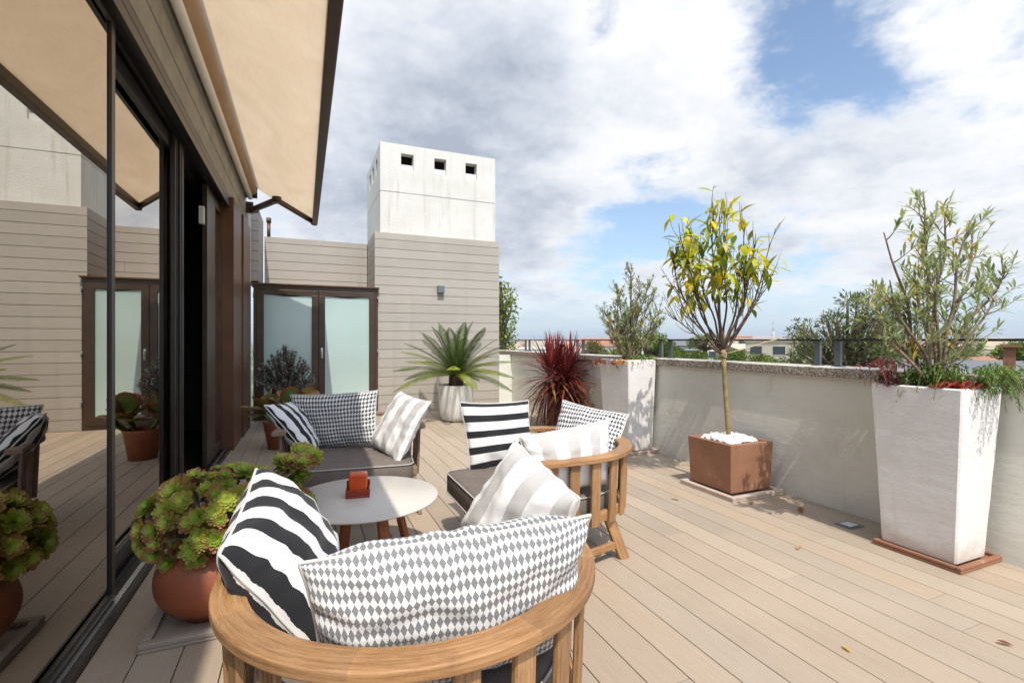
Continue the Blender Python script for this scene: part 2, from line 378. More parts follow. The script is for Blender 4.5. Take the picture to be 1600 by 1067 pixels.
# ------------------------------------------------------------------ mesh helpers
class MB:
    def __init__(s): s.v = []; s.f = []; s.m = []; s.c = []; s.uv = []; s.sm = []
    def face(s, idx, mat=0, col=(1, 1, 1), uv=None, smooth=False):
        s.f.append(tuple(idx)); s.m.append(mat); s.c.append(col); s.uv.append(uv or [(0, 0)] * len(idx)); s.sm.append(smooth)
    def box(s, a, b, mat=0, col=(1, 1, 1), mtx=None):
        x0, y0, z0 = a; x1, y1, z1 = b
        P = [V((x, y, z)) for z in (z0, z1) for y in (y0, y1) for x in (x0, x1)]
        if mtx is not None: P = [mtx @ p for p in P]
        o = len(s.v); s.v += [tuple(p) for p in P]
        for q in ((0, 2, 3, 1), (4, 5, 7, 6), (0, 1, 5, 4), (2, 6, 7, 3), (0, 4, 6, 2), (1, 3, 7, 5)):
            s.face([o + i for i in q], mat, col)
        return s
    def frustum(s, quad0, quad1, mat=0, col=(1, 1, 1)):
        o = len(s.v); s.v += [tuple(p) for p in quad0] + [tuple(p) for p in quad1]
        s.face([o + 3, o + 2, o + 1, o], mat, col); s.face([o + 4, o + 5, o + 6, o + 7], mat, col)
        for i in range(4):
            j = (i + 1) % 4; s.face([o + i, o + j, o + 4 + j, o + 4 + i], mat, col)
        return s
    def sweep(s, path, prof, sides=None, mat=0, col=(1, 1, 1), closed=False, smooth=False, cap=True):
        """path of points, prof: list of (a,b) offsets along (side, up); sides: list of side vectors"""
        n = len(path); k = len(prof); o = len(s.v); L = 0; Ls = []
        per = [0]
        for i in range(k): per.append(per[-1] + math.dist(prof[i], prof[(i + 1) % k]))
        for i, p in enumerate(path):
            p = V(p)
            t = (V(path[(i + 1) % n]) - V(path[i - 1])) if closed else (V(path[min(i + 1, n - 1)]) - V(path[max(i - 1, 0)]))
            t.normalize()
            sd = V(sides[i]) if sides else None
            if sd is None: sd = V((0, 0, 1)).cross(t) if abs(t.z) < .95 else V((1, 0, 0)).cross(t)
            sd.normalize(); up = t.cross(sd).normalized() if not sides else sd.cross(t).normalized()
            if up.z < 0 and sides: up = -up
            if i: L += (V(path[i]) - V(path[i - 1])).length
            Ls.append(L)
            for a, b in prof: s.v.append(tuple(p + sd * a + up * b))
        m = n if closed else n - 1
        for i in range(m):
            i2 = (i + 1) % n; l0 = Ls[i]; l1 = Ls[i2] if i2 else L + .05
            for j in range(k):
                j2 = (j + 1) % k
                s.face([o + i * k + j, o + i2 * k + j, o + i2 * k + j2, o + i * k + j2], mat, col,
                       [(l0, per[j]), (l1, per[j]), (l1, per[j + 1]), (l0, per[j + 1])], smooth)
        if cap and not closed:
            s.face([o + j for j in range(k)], mat, col, [(a, b) for a, b in prof]); s.face([o + (n - 1) * k + j for j in reversed(range(k))], mat, col, [(a, b) for a, b in reversed(prof)])
        return s
    def tube(s, path, radii, sides=8, mat=0, col=(1, 1, 1), closed=False):
        n = len(path); o = len(s.v)
        if isinstance(radii, (int, float)): radii = [radii] * n
        ref = None; L = 0
        for i, p in enumerate(path):
            p = V(p)
            t = (V(path[(i + 1) % n]) - V(path[i - 1])) if closed else (V(path[min(i + 1, n - 1)]) - V(path[max(i - 1, 0)]))
            if t.length < 1e-9: t = V((0, 0, 1))
            t.normalize()
            if ref is None: ref = t.orthogonal().normalized()
            ref = (ref - t * ref.dot(t))
            ref = ref.normalized() if ref.length > 1e-6 else t.orthogonal().normalized()
            b = t.cross(ref)
            for j in range(sides):
                a = 2 * PI * j / sides; s.v.append(tuple(p + (ref * math.cos(a) + b * math.sin(a)) * radii[i]))
        m = n if closed else n - 1
        for i in range(m):
            i2 = (i + 1) % n
            if i: L += (V(path[i]) - V(path[i - 1])).length
            for j in range(sides):
                j2 = (j + 1) % sides
                s.face([o + i * sides + j, o + i * sides + j2, o + i2 * sides + j2, o + i2 * sides + j], mat, col,
                       [(L, j / sides * .2), (L, (j + 1) / sides * .2), (L + .05, (j + 1) / sides * .2), (L + .05, j / sides * .2)], True)
        if not closed:
            s.face([o + j for j in reversed(range(sides))], mat, col); s.face([o + (n - 1) * sides + j for j in range(sides)], mat, col)
        return s
    def lathe(s, prof, seg=40, mat=0, col=(1, 1, 1), c=(0, 0, 0), wob=0):
        o = len(s.v); k = len(prof)
        for j in range(seg):
            a = 2 * PI * j / seg
            for r, z in prof:
                rr = r * (1 + wob * noise.noise(V((math.cos(a) * 2, math.sin(a) * 2, z * 4))))
                s.v.append((c[0] + rr * math.cos(a), c[1] + rr * math.sin(a), c[2] + z))
        for j in range(seg):
            j2 = (j + 1) % seg
            for i in range(k - 1):
                s.face([o + j * k + i, o + j2 * k + i, o + j2 * k + i + 1, o + j * k + i + 1], mat, col, None, True)
        return s
    def leaf(s, p, d, up, ln, w, bend=.2, col=(1, 1, 1), mat=0, seg=3, shape=.45, fold=.15, tipw=0.0):
        p = V(p); d = V(d).normalized(); sd = d.cross(V(up))
        if sd.length < 1e-4: sd = d.orthogonal()
        sd.normalize(); n = sd.cross(d).normalized(); o = len(s.v)
        for i in range(seg + 1):
            t = i / seg
            ww = w * .5 * (math.sin(PI * min(1, t / (2 * shape)) if t < shape else PI * (.5 + .5 * (t - shape) / (1 - shape))) if 0 < t < 1 else (.12 if t == 0 else tipw))
            q = p + d * ln * t - n * bend * ln * t * t
            s.v.append(tuple(q + sd * ww + n * fold * ww)); s.v.append(tuple(q - n * 0)); s.v.append(tuple(q - sd * ww + n * fold * ww))
        for i in range(seg):
            a = o + 3 * i
            s.face([a, a + 3, a + 4, a + 1], mat, col, None, True); s.face([a + 1, a + 4, a + 5, a + 2], mat, col, None, True)
    def card(s, p, d, up, ln, w, col=(1, 1, 1), mat=0):
        p = V(p); d = V(d).normalized(); sd = d.cross(V(up))
        if sd.length < 1e-4: sd = d.orthogonal()
        sd.normalize(); o = len(s.v)
        s.v += [tuple(p), tuple(p + d * ln * .5 + sd * w * .5), tuple(p + d * ln), tuple(p + d * ln * .5 - sd * w * .5)]
        s.face([o, o + 1, o + 2, o + 3], mat, col)
    def build(s, name, mats, parent=None, loc=(0, 0, 0), rot=0, smooth=None, bevel=0):
        me = bpy.data.meshes.new(name); me.from_pydata(s.v, [], s.f)
        mats = mats if isinstance(mats, (list, tuple)) else [mats]
        for m in mats: me.materials.append(M[m])
        me.polygons.foreach_set('material_index', s.m)
        me.polygons.foreach_set('use_smooth', [bool(x) if smooth is None else smooth for x in s.sm])
        ca = me.color_attributes.new('Col', 'FLOAT_COLOR', 'CORNER'); cols = []; uvs = []
        for f, c, u in zip(s.f, s.c, s.uv):
            cols += [c[0], c[1], c[2], 1.0] * len(f)
            for q in u: uvs += q
        ca.data.foreach_set('color', cols)
        ul = me.uv_layers.new(name='UVMap'); ul.data.foreach_set('uv', uvs)
        me.update()
        o = bpy.data.objects.new(name, me); C.objects.link(o)
        o.location = loc; o.rotation_euler = (0, 0, rot)
        if parent: o.parent = parent
        if bevel:
            b = o.modifiers.new('bevel', 'BEVEL'); b.width = bevel; b.segments = 2; b.limit_method = 'ANGLE'
        return o

def tag(o, label=None, cat=None, group=None, kind=None):
    if label: o['label'] = label
    if cat: o['category'] = cat
    if group: o['group'] = group
    if kind: o['kind'] = kind
    return o
def thing(name, label, cat, loc=(0, 0, 0), rot=0, group=None):
    o = bpy.data.objects.new(name, None); C.objects.link(o); o.location = loc; o.rotation_euler = (0, 0, rot)
    return tag(o, label, cat, group)
def bar(mb, p0, p1, w, t, side, mat=0, col=(1, 1, 1), r=.004, w1=None):
    """a straight plank of width w (along side) and thickness t"""
    p0, p1 = V(p0), V(p1); k = w1 / w if w1 else 1
    d = (p1 - p0).normalized(); sd = V(side); sd = (sd - d * sd.dot(d)).normalized(); up = d.cross(sd)
    h, g = w / 2, t / 2
    prof = [(-h + r, -g), (h - r, -g), (h, -g + r), (h, g - r), (h - r, g), (-h + r, g), (-h, g - r), (-h, -g + r)]
    o = len(mb.v); L = (p1 - p0).length; n = len(prof); ou = random.random() * 9
    for p, kk in ((p0, 1), (p1, k)):
        for a, b in prof: mb.v.append(tuple(p + sd * a * kk + up * b))
    per = [0]
    for i in range(n): per.append(per[-1] + math.dist(prof[i], prof[(i + 1) % n]))
    for j in range(n):
        j2 = (j + 1) % n
        mb.face([o + j, o + j2, o + n + j2, o + n + j], mat, col, [(ou, per[j]), (ou, per[j + 1]), (ou + L, per[j + 1]), (ou + L, per[j])])
    mb.face([o + j for j in reversed(range(n))], mat, col, [(a * .1 + ou, b) for a, b in reversed(prof)])
    mb.face([o + n + j for j in range(n)], mat, col, [(a * .1 + ou, b) for a, b in prof])
    return mb

def rc(c, a=.12):
    k = 1 + random.uniform(-a, a); return tuple(max(0, min(1, x * k * (1 + random.uniform(-a * .3, a * .3)))) for x in c)
def pick(cols, a=.12): return rc(random.choice(cols), a)
def runit():
    while True:
        p = V((random.uniform(-1, 1), random.uniform(-1, 1), random.uniform(-1, 1)))
        if .05 < p.length < 1: return p.normalized()

# ================================================================== SETTING
# deck of composite boards
mb = MB(); x = -0.80; k = 0
while x < 3.77:
    y = -1.6 - random.random() * 2; x1 = min(x + .1625, 3.775)
    while y < 8.88:
        ln = random.choice((2.2, 2.9, 3.6)); y2 = min(y + ln, 8.885)
        c = random.uniform(.86, 1.07); t = random.uniform(-.03, .03)
        mb.box((x, y, -.022), (x1, y2 - .003, 0), 0, (c + t, c, c - t)); y = y + ln
    x += .167
deck = mb.build('deck', ['deck'], bevel=.0018); tag(deck, kind='structure')
mb = MB(); mb.box((-6.0, -4, -.3), (4.3, 11, -.05)); tag(mb.build('roof_slab', ['dark']), kind='structure')

# parapet
par = thing('parapet_wall', 'long grey rendered parapet wall with pebble coping along the right of the deck', 'wall', (3.775, -3, 0))
mb = MB(); mb.box((0, 0, -.3), (.26, 13.2, 1.013)); mb.build('wall', ['parapet'], par)
mb = MB(); y = 0
while y < 13.2:
    y2 = min(y + 1.98, 13.2); mb.box((-.035, y, 1.0135), (.295, y2 - .006, 1.088)); y = y2
cp = mb.build('coping', ['coping', 'coping_top'], par, bevel=.006)
for p in cp.data.polygons:
    if p.normal.z > .9: p.material_index = 1
# short end of the parapet, where it meets the clad block
# glass railing on the parapet
RX = 3.95
def railing(y0, first=[None]):
    lab = {2.72: 'low glass railing panel on the coping between the tall white planter and the lemon tree', 4.67: 'glass railing panel on the coping just beyond the second white planter',
           6.62: 'glass railing panel on the coping behind the red spiky cordyline', 8.57: 'farthest glass railing panel, beside the clad block', .77: 'glass railing panel behind the nearest tall white planter', -1.18: 'glass railing panel at the near end of the parapet'}
    lb = lab[y0]
    t = thing('railing_panel', lb, 'railing', (RX, y0, 1.088), 0, 'glass railing panels on the parapet')
    y1 = 1.86
    mb = MB(); mb.box((-.02, 0, .205), (.02, y1, .222)); mb.build('handrail', ['rail_dark'], t)
    for yy in (.02, y1 - .06):
        mb = MB(); mb.box((-.012, yy, -.02), (.012, yy + .05, .2045)); mb.box((-.045, yy - .005, -.0), (.045, yy + .055, .006)); mb.build('post', ['steel'], t)
    mb = MB(); mb.box((.016, .08, .03), (.022, y1 - .08, .2)); mb.build('glass_pane', ['clear'], t)
for y0 in (-1.18, .77, 2.72, 4.67, 6.62, 8.57): railing(y0)

# cladding helper: boards on a plane
def boards(mb, axis, a0, a1, z0, z1, pos, out, pitch=.163, th=.02, joint=2.4):
    z = z0
    while z < z1 - .01:
        ze = min(z + pitch - .007, z1); a = a0 - random.random() * joint
        while a < a1:
            s0, s1 = max(a, a0), min(a + joint, a1) 
            if s1 - s0 > .01:
                c = random.uniform(.94, 1.05); col = (c, c, c)
                lo, hi = sorted((pos, pos + out * th))
                if axis == 'x': mb.box((s0, lo, z), (s1 - .002, hi, ze), 0, col)
                else: mb.box((lo, s0, z), (hi, s1 - .002, ze), 0, col)
            a += joint
        z += pitch
BL = thing('clad_block', 'tall block faced in grey-beige composite boards under the white chimney', 'wall', (1.17, 8.92, 0))
mb = MB(); mb.box((0.0, 0, -.3), (2.335, 2.3, 3.19)); mb.box((2.335, .001, -.3), (2.60, 2.3, 1.01)); mb.build('core', ['clad'], BL)
mb = MB(); boards(mb, 'x', -.02, 2.34, 0, 3.215, -.001, -1, joint=9); mb.build('front_cladding', ['clad'], BL, bevel=.0015)
mb = MB(); boards(mb, 'y', 0.0, 1.02, 2.25, 3.215, -.001, -1); mb.build('side_cladding', ['clad'], BL, bevel=.0015)
mb = MB(); mb.box((2.34, -.02, 0), (2.605, 0, 1.013)); mb.build('end_strip', ['parapet'], BL)
# low wall behind the door
LW = thing('clad_wall', 'lower clad wall set back above the double door', 'wall', (-.66, 9.95, 0))
mb = MB(); mb.box((0, 0, 1.9), (1.83, .25, 3.16)); mb.build('core', ['dark'], LW)
mb = MB(); boards(mb, 'x', 0, 1.80, 2.26, 3.18, -.001, -1); mb.build('cladding', ['clad'], LW, bevel=.0015)
SW = thing('side_wall', 'narrow clad return wall between the white column and the low clad wall', 'wall', (-.86, 8.95, 0))
mb = MB(); mb.box((0, .0, 2.26), (.16, 1.2, 3.42)); mb.build('core', ['dark'], SW)
mb = MB(); boards(mb, 'y', .0, .98, 2.26, 3.44, .161, 1); boards(mb, 'x', .0, .18, 2.26, 3.44, -.001, -1); mb.build('cladding', ['clad'], SW, bevel=.0015)
# chimney
CH = thing('chimney', 'big rough white square chimney with three square openings in its face', 'chimney', (1.26, 9.02, 3.19))
W_, D_, Hh = 2.21, 1.95, 1.68; zj = .80
def holed(w, holes, z0, z1, hz0, hz1):
    """panel in local x 0..w, z, with square holes; returns rect list"""
    rects = [(0, w, z0, hz0), (0, w, hz1, z1)]; x = 0
    for a, b in holes: rects.append((x, a, hz0, hz1)); x = b
    rects.append((x, w, hz0, hz1)); return rects
mb = MB()
mb.box((0, 0, 0), (W_, D_, zj - .008))
t_ = .16
for x0, x1, z0, z1 in holed(W_, [(.37, .60), (.99, 1.22), (1.60, 1.83)], zj + .008, Hh, 1.225, 1.52):
    mb.box((x0, 0, z0), (x1, t_, z1)); mb.box((x0, D_ - t_, z0), (x1, D_, z1))
for y0, y1, z0, z1 in holed(D_ - 2 * t_, [(.22, .45), (.72, .95), (1.2, 1.43)], zj + .008, Hh, 1.225, 1.52):
    mb.box((.001, t_ + y0, z0), (t_, t_ + y1, z1)); mb.box((W_ - t_, t_ + y0, z0), (W_ - .001, t_ + y1, z1))
mb.box((t_, t_, Hh - .1), (W_ - t_, D_ - t_, Hh - .002)); mb.box((.01, .01, zj - .008), (W_ - .01, D_ - .01, zj + .008))
mb.build('stack', ['chimney'], CH)
mb = MB(); mb.box((.3, .3, .82), (W_ - .3, D_ - .3, 1.575)); mb.build('flue', ['dark'], CH)
for a, b in ((.37, .60), (.99, 1.22), (1.60, 1.83)): mb = MB(); mb.box((a + .002, .05, 1.2255), (b - .002, .155, 1.335)); mb.build('opening_lip', ['column'], CH)
# wall light
wl = MB(); wl.box((-.06, -.09, -.065), (.06, 0, .065)); o = wl.build('wall_light', ['steel'], None, (2.33, 8.898, 2.24), bevel=.004)
tag(o, 'small square grey wall light on the clad block', 'wall light')

# double door
DR = thing('double_door', 'brown framed double door with frosted panes at the end of the terrace', 'door', (-.75, 8.86, 0))
DW = 1.95
mb = MB(); mb.box((0, 0, 0), (DW, .09, .06)); mb.box((0, 0, 2.13), (DW, .09, 2.2)); mb.box((0, 0, .06), (.05, .09, 2.13)); mb.box((DW - .05, 0, .06), (DW, .09, 2.13))
mb.build('frame', ['frame_brown'], DR, bevel=.003)
mb = MB(); mb.box((-.03, -.05, 2.2005), (DW + .02, 1.08, 2.222)); mb.build('head_flashing', ['post_brown'], DR)
mb = MB(); mb.box((.0, .095, .0), (DW - .03, .2, 2.19)); mb.build('backing', ['dark'], DR)
for i, (a, b) in enumerate(((.052, .972), (.978, DW - .052))):
    lf = MB(); s_ = .10
    lf.box((a, -.012, .062), (b, .055, .062 + .13)); lf.box((a, -.012, 2.128 - .085), (b, .055, 2.128))
    lf.box((a, -.012, .192), (a + s_, .055, 2.043)); lf.box((b - s_, -.012, .192), (b, .055, 2.043))
    L_ = lf.build('door_leaf', ['frame_brown'], DR, bevel=.003)
    g = MB(); g.box((a + s_, .015, .192), (b - s_, .03, 2.043)); g.build('frosted_pane', ['frosted'], L_)
    # scalloped blind edge at the top of the pane
    g = MB(); n = 24; o0 = len(g.v)
    for j in range(n + 1):
        xx = a + s_ + .002 + (b - a - 2 * s_ - .004) * j / n; zc = 2.03 + .012 * math.cos(2 * PI * j / n)
        g.v += [(xx, .008, 2.043), (xx, .008, zc), (xx, .013, 2.043), (xx, .013, zc)]
    for j in range(n):
        q = o0 + 4 * j; g.face([q, q + 1, q + 5, q + 4]); g.face([q + 2, q + 6, q + 7, q + 3]); g.face([q + 1, q + 3, q + 7, q + 5])
    g.build('blind_edge', ['frame_dark'], L_)
    if i == 1:
        hd = MB(); hd.box((a + .035, -.02, 1.0), (a + .065, -.0125, 1.17)); hd.tube([(a + .05, -.02, 1.13), (a + .05, -.055, 1.13), (a + .05, -.06, 1.10), (a + .05, -.055, 1.0)], .009, 8)
        hd.build('handle', ['chrome'], L_)
for xx in (.0, DW - .012):
    for zz in (.35, 1.05, 1.98):
        mb = MB(); mb.tube([(xx + .006, -.012, zz), (xx + .006, -.012, zz + .09)], .012, 8); mb.build('hinge', ['steel'], DR)

# ------------------------------------------------------------------ glazed facade on the left
FA = thing('facade', 'glazed house facade with dark sliding glass doors and concrete lintel', 'building', (-.80, 0, 0))
mb = MB(); mb.box((-.34, -2.5, 2.99), (0, 8.62, 3.17)); mb.box((-.34, -2.5, 3.176), (.004, 8.62, 3.36)); mb.build('lintel', ['concrete'], FA, bevel=.004)
mb = MB(); mb.box((-.36, -2.5, 3.361), (-.02, 8.62, 4.9)); mb.build('upper_wall', ['column'], FA)
mb = MB(); mb.box((-.36, 8.35, 0), (.015, 8.90, 2.989)); mb.box((-.36, 8.62, 2.99), (.015, 8.90, 3.30)); mb.build('end_column', ['column'], FA)
mb = MB(); mb.box((-.2, 6.62, .0), (.035, 7.45, 2.988)); mb.box((-.2, 7.455, .0), (.055, 8.345, 2.988)); mb.build('post', ['post_brown'], FA, bevel=.004)
# tracks and head
mb = MB()
mb.box((-.24, -2.5, 2.93), (-.004, 6.61, 2.989)); mb.box((-.03, -2.5, 2.86), (-.006, 6.61, 2.93)); mb.box((-.12, -2.5, 2.88), (-.10, 6.61, 2.93)); mb.box((-.24, -2.5, 2.86), (-.20, 6.61, 2.93))
mb.build('head_track', ['frame_dark'], FA)
mb = MB()
mb.box((-.26, -2.5, -.04), (-.002, 6.61, .018)); mb.box((-.012, -2.5, .018), (-.002, 6.61, .035)); mb.box((-.115, -2.5, .018), (-.105, 6.61, .04)); mb.build('threshold', ['frame_dark'], FA)
mb = MB(); mb.box((-.06, -2.5, .0185), (-.035, 6.61, .028)); mb.build('track_strip', ['chrome'], FA)
# sliding panel: frame + glass
def panel(xp, y0, y1, wl, wr, d=.045, bot=.11, top=.10, mat='frame_dark'):
    f = MB(); z0, z1 = .036, 2.86
    f.box((xp - d, y0, z0), (xp, y1, z0 + bot)); f.box((xp - d, y0, z1 - top), (xp, y1, z1))
    f.box((xp - d, y0, z0 + bot), (xp, y0 + wl, z1 - top)); f.box((xp - d, y1 - wr, z0 + bot), (xp, y1, z1 - top))
    F_ = f.build('sliding_door', [mat], FA, bevel=.003)
    g = MB(); g.box((xp - d * .6, y0 + wl, z0 + bot), (xp - d * .35, y1 - wr, z1 - top)); g.build('glass_pane', ['mirror'], F_)
    return F_
panel(-.055, -1.6, 2.985, .06, .05, .03, .04, .02)
panel(-.135, 2.70, 4.80, .03, .10)
for k, (a_, b_, xo) in enumerate(((4.42, 4.50, -.10), (4.512, 4.59, -.085), (4.602, 4.68, -.094))):
    mb = MB(); mb.box((xo - .03, a_, .036), (xo, b_, 2.86)); mb.box((xo, a_ + .03, .036), (xo + .005, a_ + .038, 2.86)); mb.build('door_stile', ['frame_dark'], FA, bevel=.003)
panel(-.09, 5.70, 6.615, .48, .03, mat='frame_brown')
sn = MB(); sn.box((-.15, 5.62, 2.45), (-.11, 5.69, 2.62)); sn.build('door_sensor', ['white_plastic'], FA)
# room behind the glass
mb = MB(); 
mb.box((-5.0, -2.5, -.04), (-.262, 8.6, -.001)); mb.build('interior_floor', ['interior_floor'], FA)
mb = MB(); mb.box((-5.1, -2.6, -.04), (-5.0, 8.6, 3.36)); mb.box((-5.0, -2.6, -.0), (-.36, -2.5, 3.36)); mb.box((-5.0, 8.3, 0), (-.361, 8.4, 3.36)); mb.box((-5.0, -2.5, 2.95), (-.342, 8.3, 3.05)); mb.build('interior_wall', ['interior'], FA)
# curtain inside, gathered
mb = MB(); n = 90; o0 = 0
for j in range(n + 1):
    yy = 4.3 + 1.0 * j / n; xx = -.42 + .035 * math.sin(j * .9) + .01 * math.sin(j * 2.3)
    mb.v += [(xx, yy, .02), (xx, yy, 2.85)]
for j in range(n): mb.face([2 * j, 2 * j + 2, 2 * j + 3, 2 * j + 1], 0, (1, 1, 1), None, True)
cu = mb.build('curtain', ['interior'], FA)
sm = cu.modifiers.new('thick', 'SOLIDIFY'); sm.thickness = .004

# ------------------------------------------------------------------ awning
AW = thing('awning', 'beige retractable canvas awning on folding arms over the glass doors', 'awning', (-.80, 0, 3.36))
y0, y1 = .62, 8.0
RXc, RZc, RR = .105, .115, .062
mb = MB(); mb.tube([(RXc, y0 - .05, RZc), (RXc, y1 + .05, RZc)], RR, 20); mb.build('roller', ['awning'], AW)
mb = MB(); mb.box((.0, y0 - .1, .2), (.19, y1 + .1, .235)); mb.box((.0, y0 - .1, .0), (.02, y1 + .1, .2)); mb.build('cassette', ['concrete'], AW)
mb = MB(); mb.tube([(.075, y0 - .1, .028), (.075, y1 + .1, .028)], .034, 16); mb.build('valance_roll', ['canvas_pale'], AW)
for yy in (y0 - .1, y1 + .05):
    mb = MB(); mb.box((.02, yy, .015), (.17, yy + .03, .199)); mb.build('bracket', ['frame_dark'], AW)
mb = MB(); nx, ny = 14, 60
A = V((RXc + .05, 0, RZc + .045)); B = V((.925, 0, -.235))
for i in range(nx + 1):
    for j in range(ny + 1):
        s_ = i / nx; p = A.lerp(B, s_); yy = y0 + (y1 - y0) * j / ny
        sag = -.035 * math.sin(PI * s_) - .008 * math.sin(PI * s_) * noise.noise(V((s_ * 3, yy * .9, 0))) * 2
        mb.v.append((p.x, yy, p.z + sag))
for i in range(nx):
    for j in range(ny):
        a = i * (ny + 1) + j; mb.face([a, a + 1, a + ny + 2, a + ny + 1], 0, (1, 1, 1), None, True)
mb.build('canvas', ['awning'], AW)
mb = MB(); mb.box((.915, y0 - .03, -.315), (.985, y1 + .05, -.215)); mb.box((.985, y0 - .03, -.29), (.992, y1 + .05, -.225)); mb.build('front_bar', ['frame_brown'], AW, bevel=.008)
for sgn, ye in ((-1, y1 - .02), (1, y0 + .1)):
    arm = MB(); p0 = (.10, ye + .30 * (1 if sgn < 0 else 0), -.10); p1 = (.46, ye + sgn * .62, -.16); p2 = (.93, ye, -.275)
    bar(arm, p0, p1, .075, .05, (0, 0, 1)); bar(arm, p1, p2, .065, .045, (0, 0, 1))
    for p, r_ in ((p0, .07), (p1, .06), (p2, .035)): arm.tube([(p[0], p[1], p[2] - .04), (p[0], p[1], p[2] + .04)], r_, 14)
    arm.box((.004, p0[1] - .04, -.16), (.10, p0[1] + .04, .0))
    arm.build('folding_arm', ['frame_brown'], AW)

# small flue pipe behind the end wall
mb = MB(); mb.tube([(0, 0, 0), (0, 0, .30)], .03, 10); mb.tube([(0, 0, .31), (0, 0, .40)], .042, 10)
tag(mb.build('vent_pipe', ['post_brown'], None, (-.60, 10.1, 3.16)), 'small brown vent pipe rising behind the low clad wall', 'vent pipe')

# ================================================================== FURNITURE
def dpath(r, st, n=40, z=0):
    """points and outward normals of a D: straight arm, half circle round the back, straight arm"""
    P = []; Nn = []
    for i in range(5): P.append((r, st * (1 - i / 5), z)); Nn.append((1, 0, 0))
    for i in range(n + 1):
        a = -PI * i / n; P.append((r * math.cos(a), r * math.sin(a), z)); Nn.append((math.cos(a), math.sin(a), 0))
    for i in range(1, 6): P.append((-r, st * i / 5, z)); Nn.append((-1, 0, 0))
    return P, Nn
def rrect(w, t, r):
    h, g = w / 2, t / 2; pr = []
    for cx, cy, a0 in ((h - r, -g + r, -90), (h - r, g - r, 0), (-h + r, g - r, 90), (-h + r, -g + r, 180)):
        for k in range(4): a = R(a0 + 30 * k); pr.append((cx + r * math.cos(a), cy + r * math.sin(a)))
    return pr
def d_outline(hw, back, front, cr=.07, inset=0, n=28):
    hw -= inset; back -= inset; front -= inset; pts = []
    for i in range(n + 1):
        a = PI + PI * i / n; pts.append((hw * math.cos(a), back * math.sin(a)))
    for cx, s in ((hw - cr, 0), (-(hw - cr), 1)):
        for k in range(7):
            a = R(15 * k + 90 * s); pts.append((cx + cr * math.cos(a), front - cr + cr * math.sin(a)))
    return pts
def armchair(name, label, loc, rot, wood_='teak'):
    t = thing(name, label, 'armchair', loc, rot, 'curved slatted armchairs round the low table')
    ST = .35; ro = .489
    P, Nn = dpath(ro, ST, 48, .648)
    mb = MB(); mb.sweep(P, rrect(.082, .030, .006), Nn, smooth=False)
    for fi in range(len(mb.c)):
        sg = (fi // 16) // 12; mb.c[fi] = ((1.0, 1.0, 1.0), (.82, .80, .78), (1.06, 1.03, .98), (.90, .90, .92), (1.0, .98, .95))[min(sg, 4)]
    mb.build('top_rail', [wood_], t)
    rl = .455
    P2, N2 = dpath(rl, .30, 40, .31)
    mb = MB(); mb.sweep(P2, rrect(.03, .06, .006), N2, smooth=True); bar(mb, (-.47, .30, .31), (.47, .30, .31), .06, .028, (0, 0, 1)); mb.build('seat_ring', [wood_], t)
    # slats
    tot = 2 * .26 + PI * rl; n = 15
    for i in range(n):
        s_ = tot * (i + .35) / (n - .3)
        def at(r, s_):
            k = r / rl
            if s_ < .26: return V((r, .26 - s_, 0)), V((1, 0, 0)), V((0, 1, 0))
            if s_ > .26 + PI * rl: return V((-r, s_ - .26 - PI * rl, 0)), V((-1, 0, 0)), V((0, 1, 0))
            a = -(s_ - .26) / rl; return V((r * math.cos(a), r * math.sin(a), 0)), V((math.cos(a), math.sin(a), 0)), V((-math.sin(a), math.cos(a), 0))
        a_, nr, tg = at(rl + .026, s_); b_, _, _ = at(ro + .005, s_)
        k_ = random.uniform(.78, 1.08); mb = MB(); bar(mb, a_ + V((0, 0, .275)), b_ + V((0, 0, .633)), .058, .02, tg, 0, (k_, k_, k_), w1=.062); mb.build('slat', [wood_], t)
    for sx in (-1, 1):
        for y_, ys, in ((.26, .34), (-.22, -.34)):
            mb = MB(); x0 = sx * (.44 if y_ > 0 else .31); x1 = sx * (.49 if y_ > 0 else .35)
            bar(mb, (x0, y_, .33), (x1, ys, 0.0), .065, .03, (0, 1, 0) if abs(ys) < 9 else (1, 0, 0)); mb.build('leg', [wood_], t)
        mb = MB(); bar(mb, (sx * .475, .31, .085), (sx * .335, -.30, .085), .045, .022, (0, 0, 1)); mb.build('brace', [wood_], t)
    # seat cushion
    mb = MB(); rings = []
    for z, ins in ((.285, .03), (.295, .008), (.31, 0), (.40, 0), (.418, .006), (.43, .03)):
        pts = d_outline(.428, .42, .55, .07, ins); rings.append([len(mb.v) + k for k in range(len(pts))]); mb.v += [(a, b, z) for a, b in pts]
    for r0, r1 in zip(rings, rings[1:]):
        n = len(r0)
        for k in range(n): mb.face([r0[k], r0[(k + 1) % n], r1[(k + 1) % n], r1[k]], 0, (1, 1, 1), None, True)
    n = len(rings[0]); prev = rings[-1]
    for f_, zz in ((.75, .441), (.4, .446)):
        cur = [len(mb.v) + k for k in range(n)]; mb.v += [(a * f_, .04 + (b - .04) * f_, zz) for a, b in d_outline(.428, .42, .55, .07, .03)]
        for k in range(n): mb.face([prev[k], prev[(k + 1) % n], cur[(k + 1) % n], cur[k]], 0, (1, 1, 1), None, True)
        prev = cur
    mb.v.append((0, .04, .447)); q = len(mb.v) - 1
    for k in range(n): mb.face([prev[k], prev[(k + 1) % n], q], 0, (1, 1, 1), None, True)
    mb.face(list(reversed(rings[0])))
    s = mb.build('seat', ['seat'], t)
    mb = MB()
    for z, ins in ((.421, .003), (.296, .003)): mb.tube([(a, b, z) for a, b in d_outline(.431, .423, .553, .07, ins)], .0045, 6, closed=True)
    mb.build('piping', ['seat_pipe'], s)
    return t
armchair('armchair', 'nearest curved teak armchair, its back to the camera', (.31, 1.465, 0), 0)
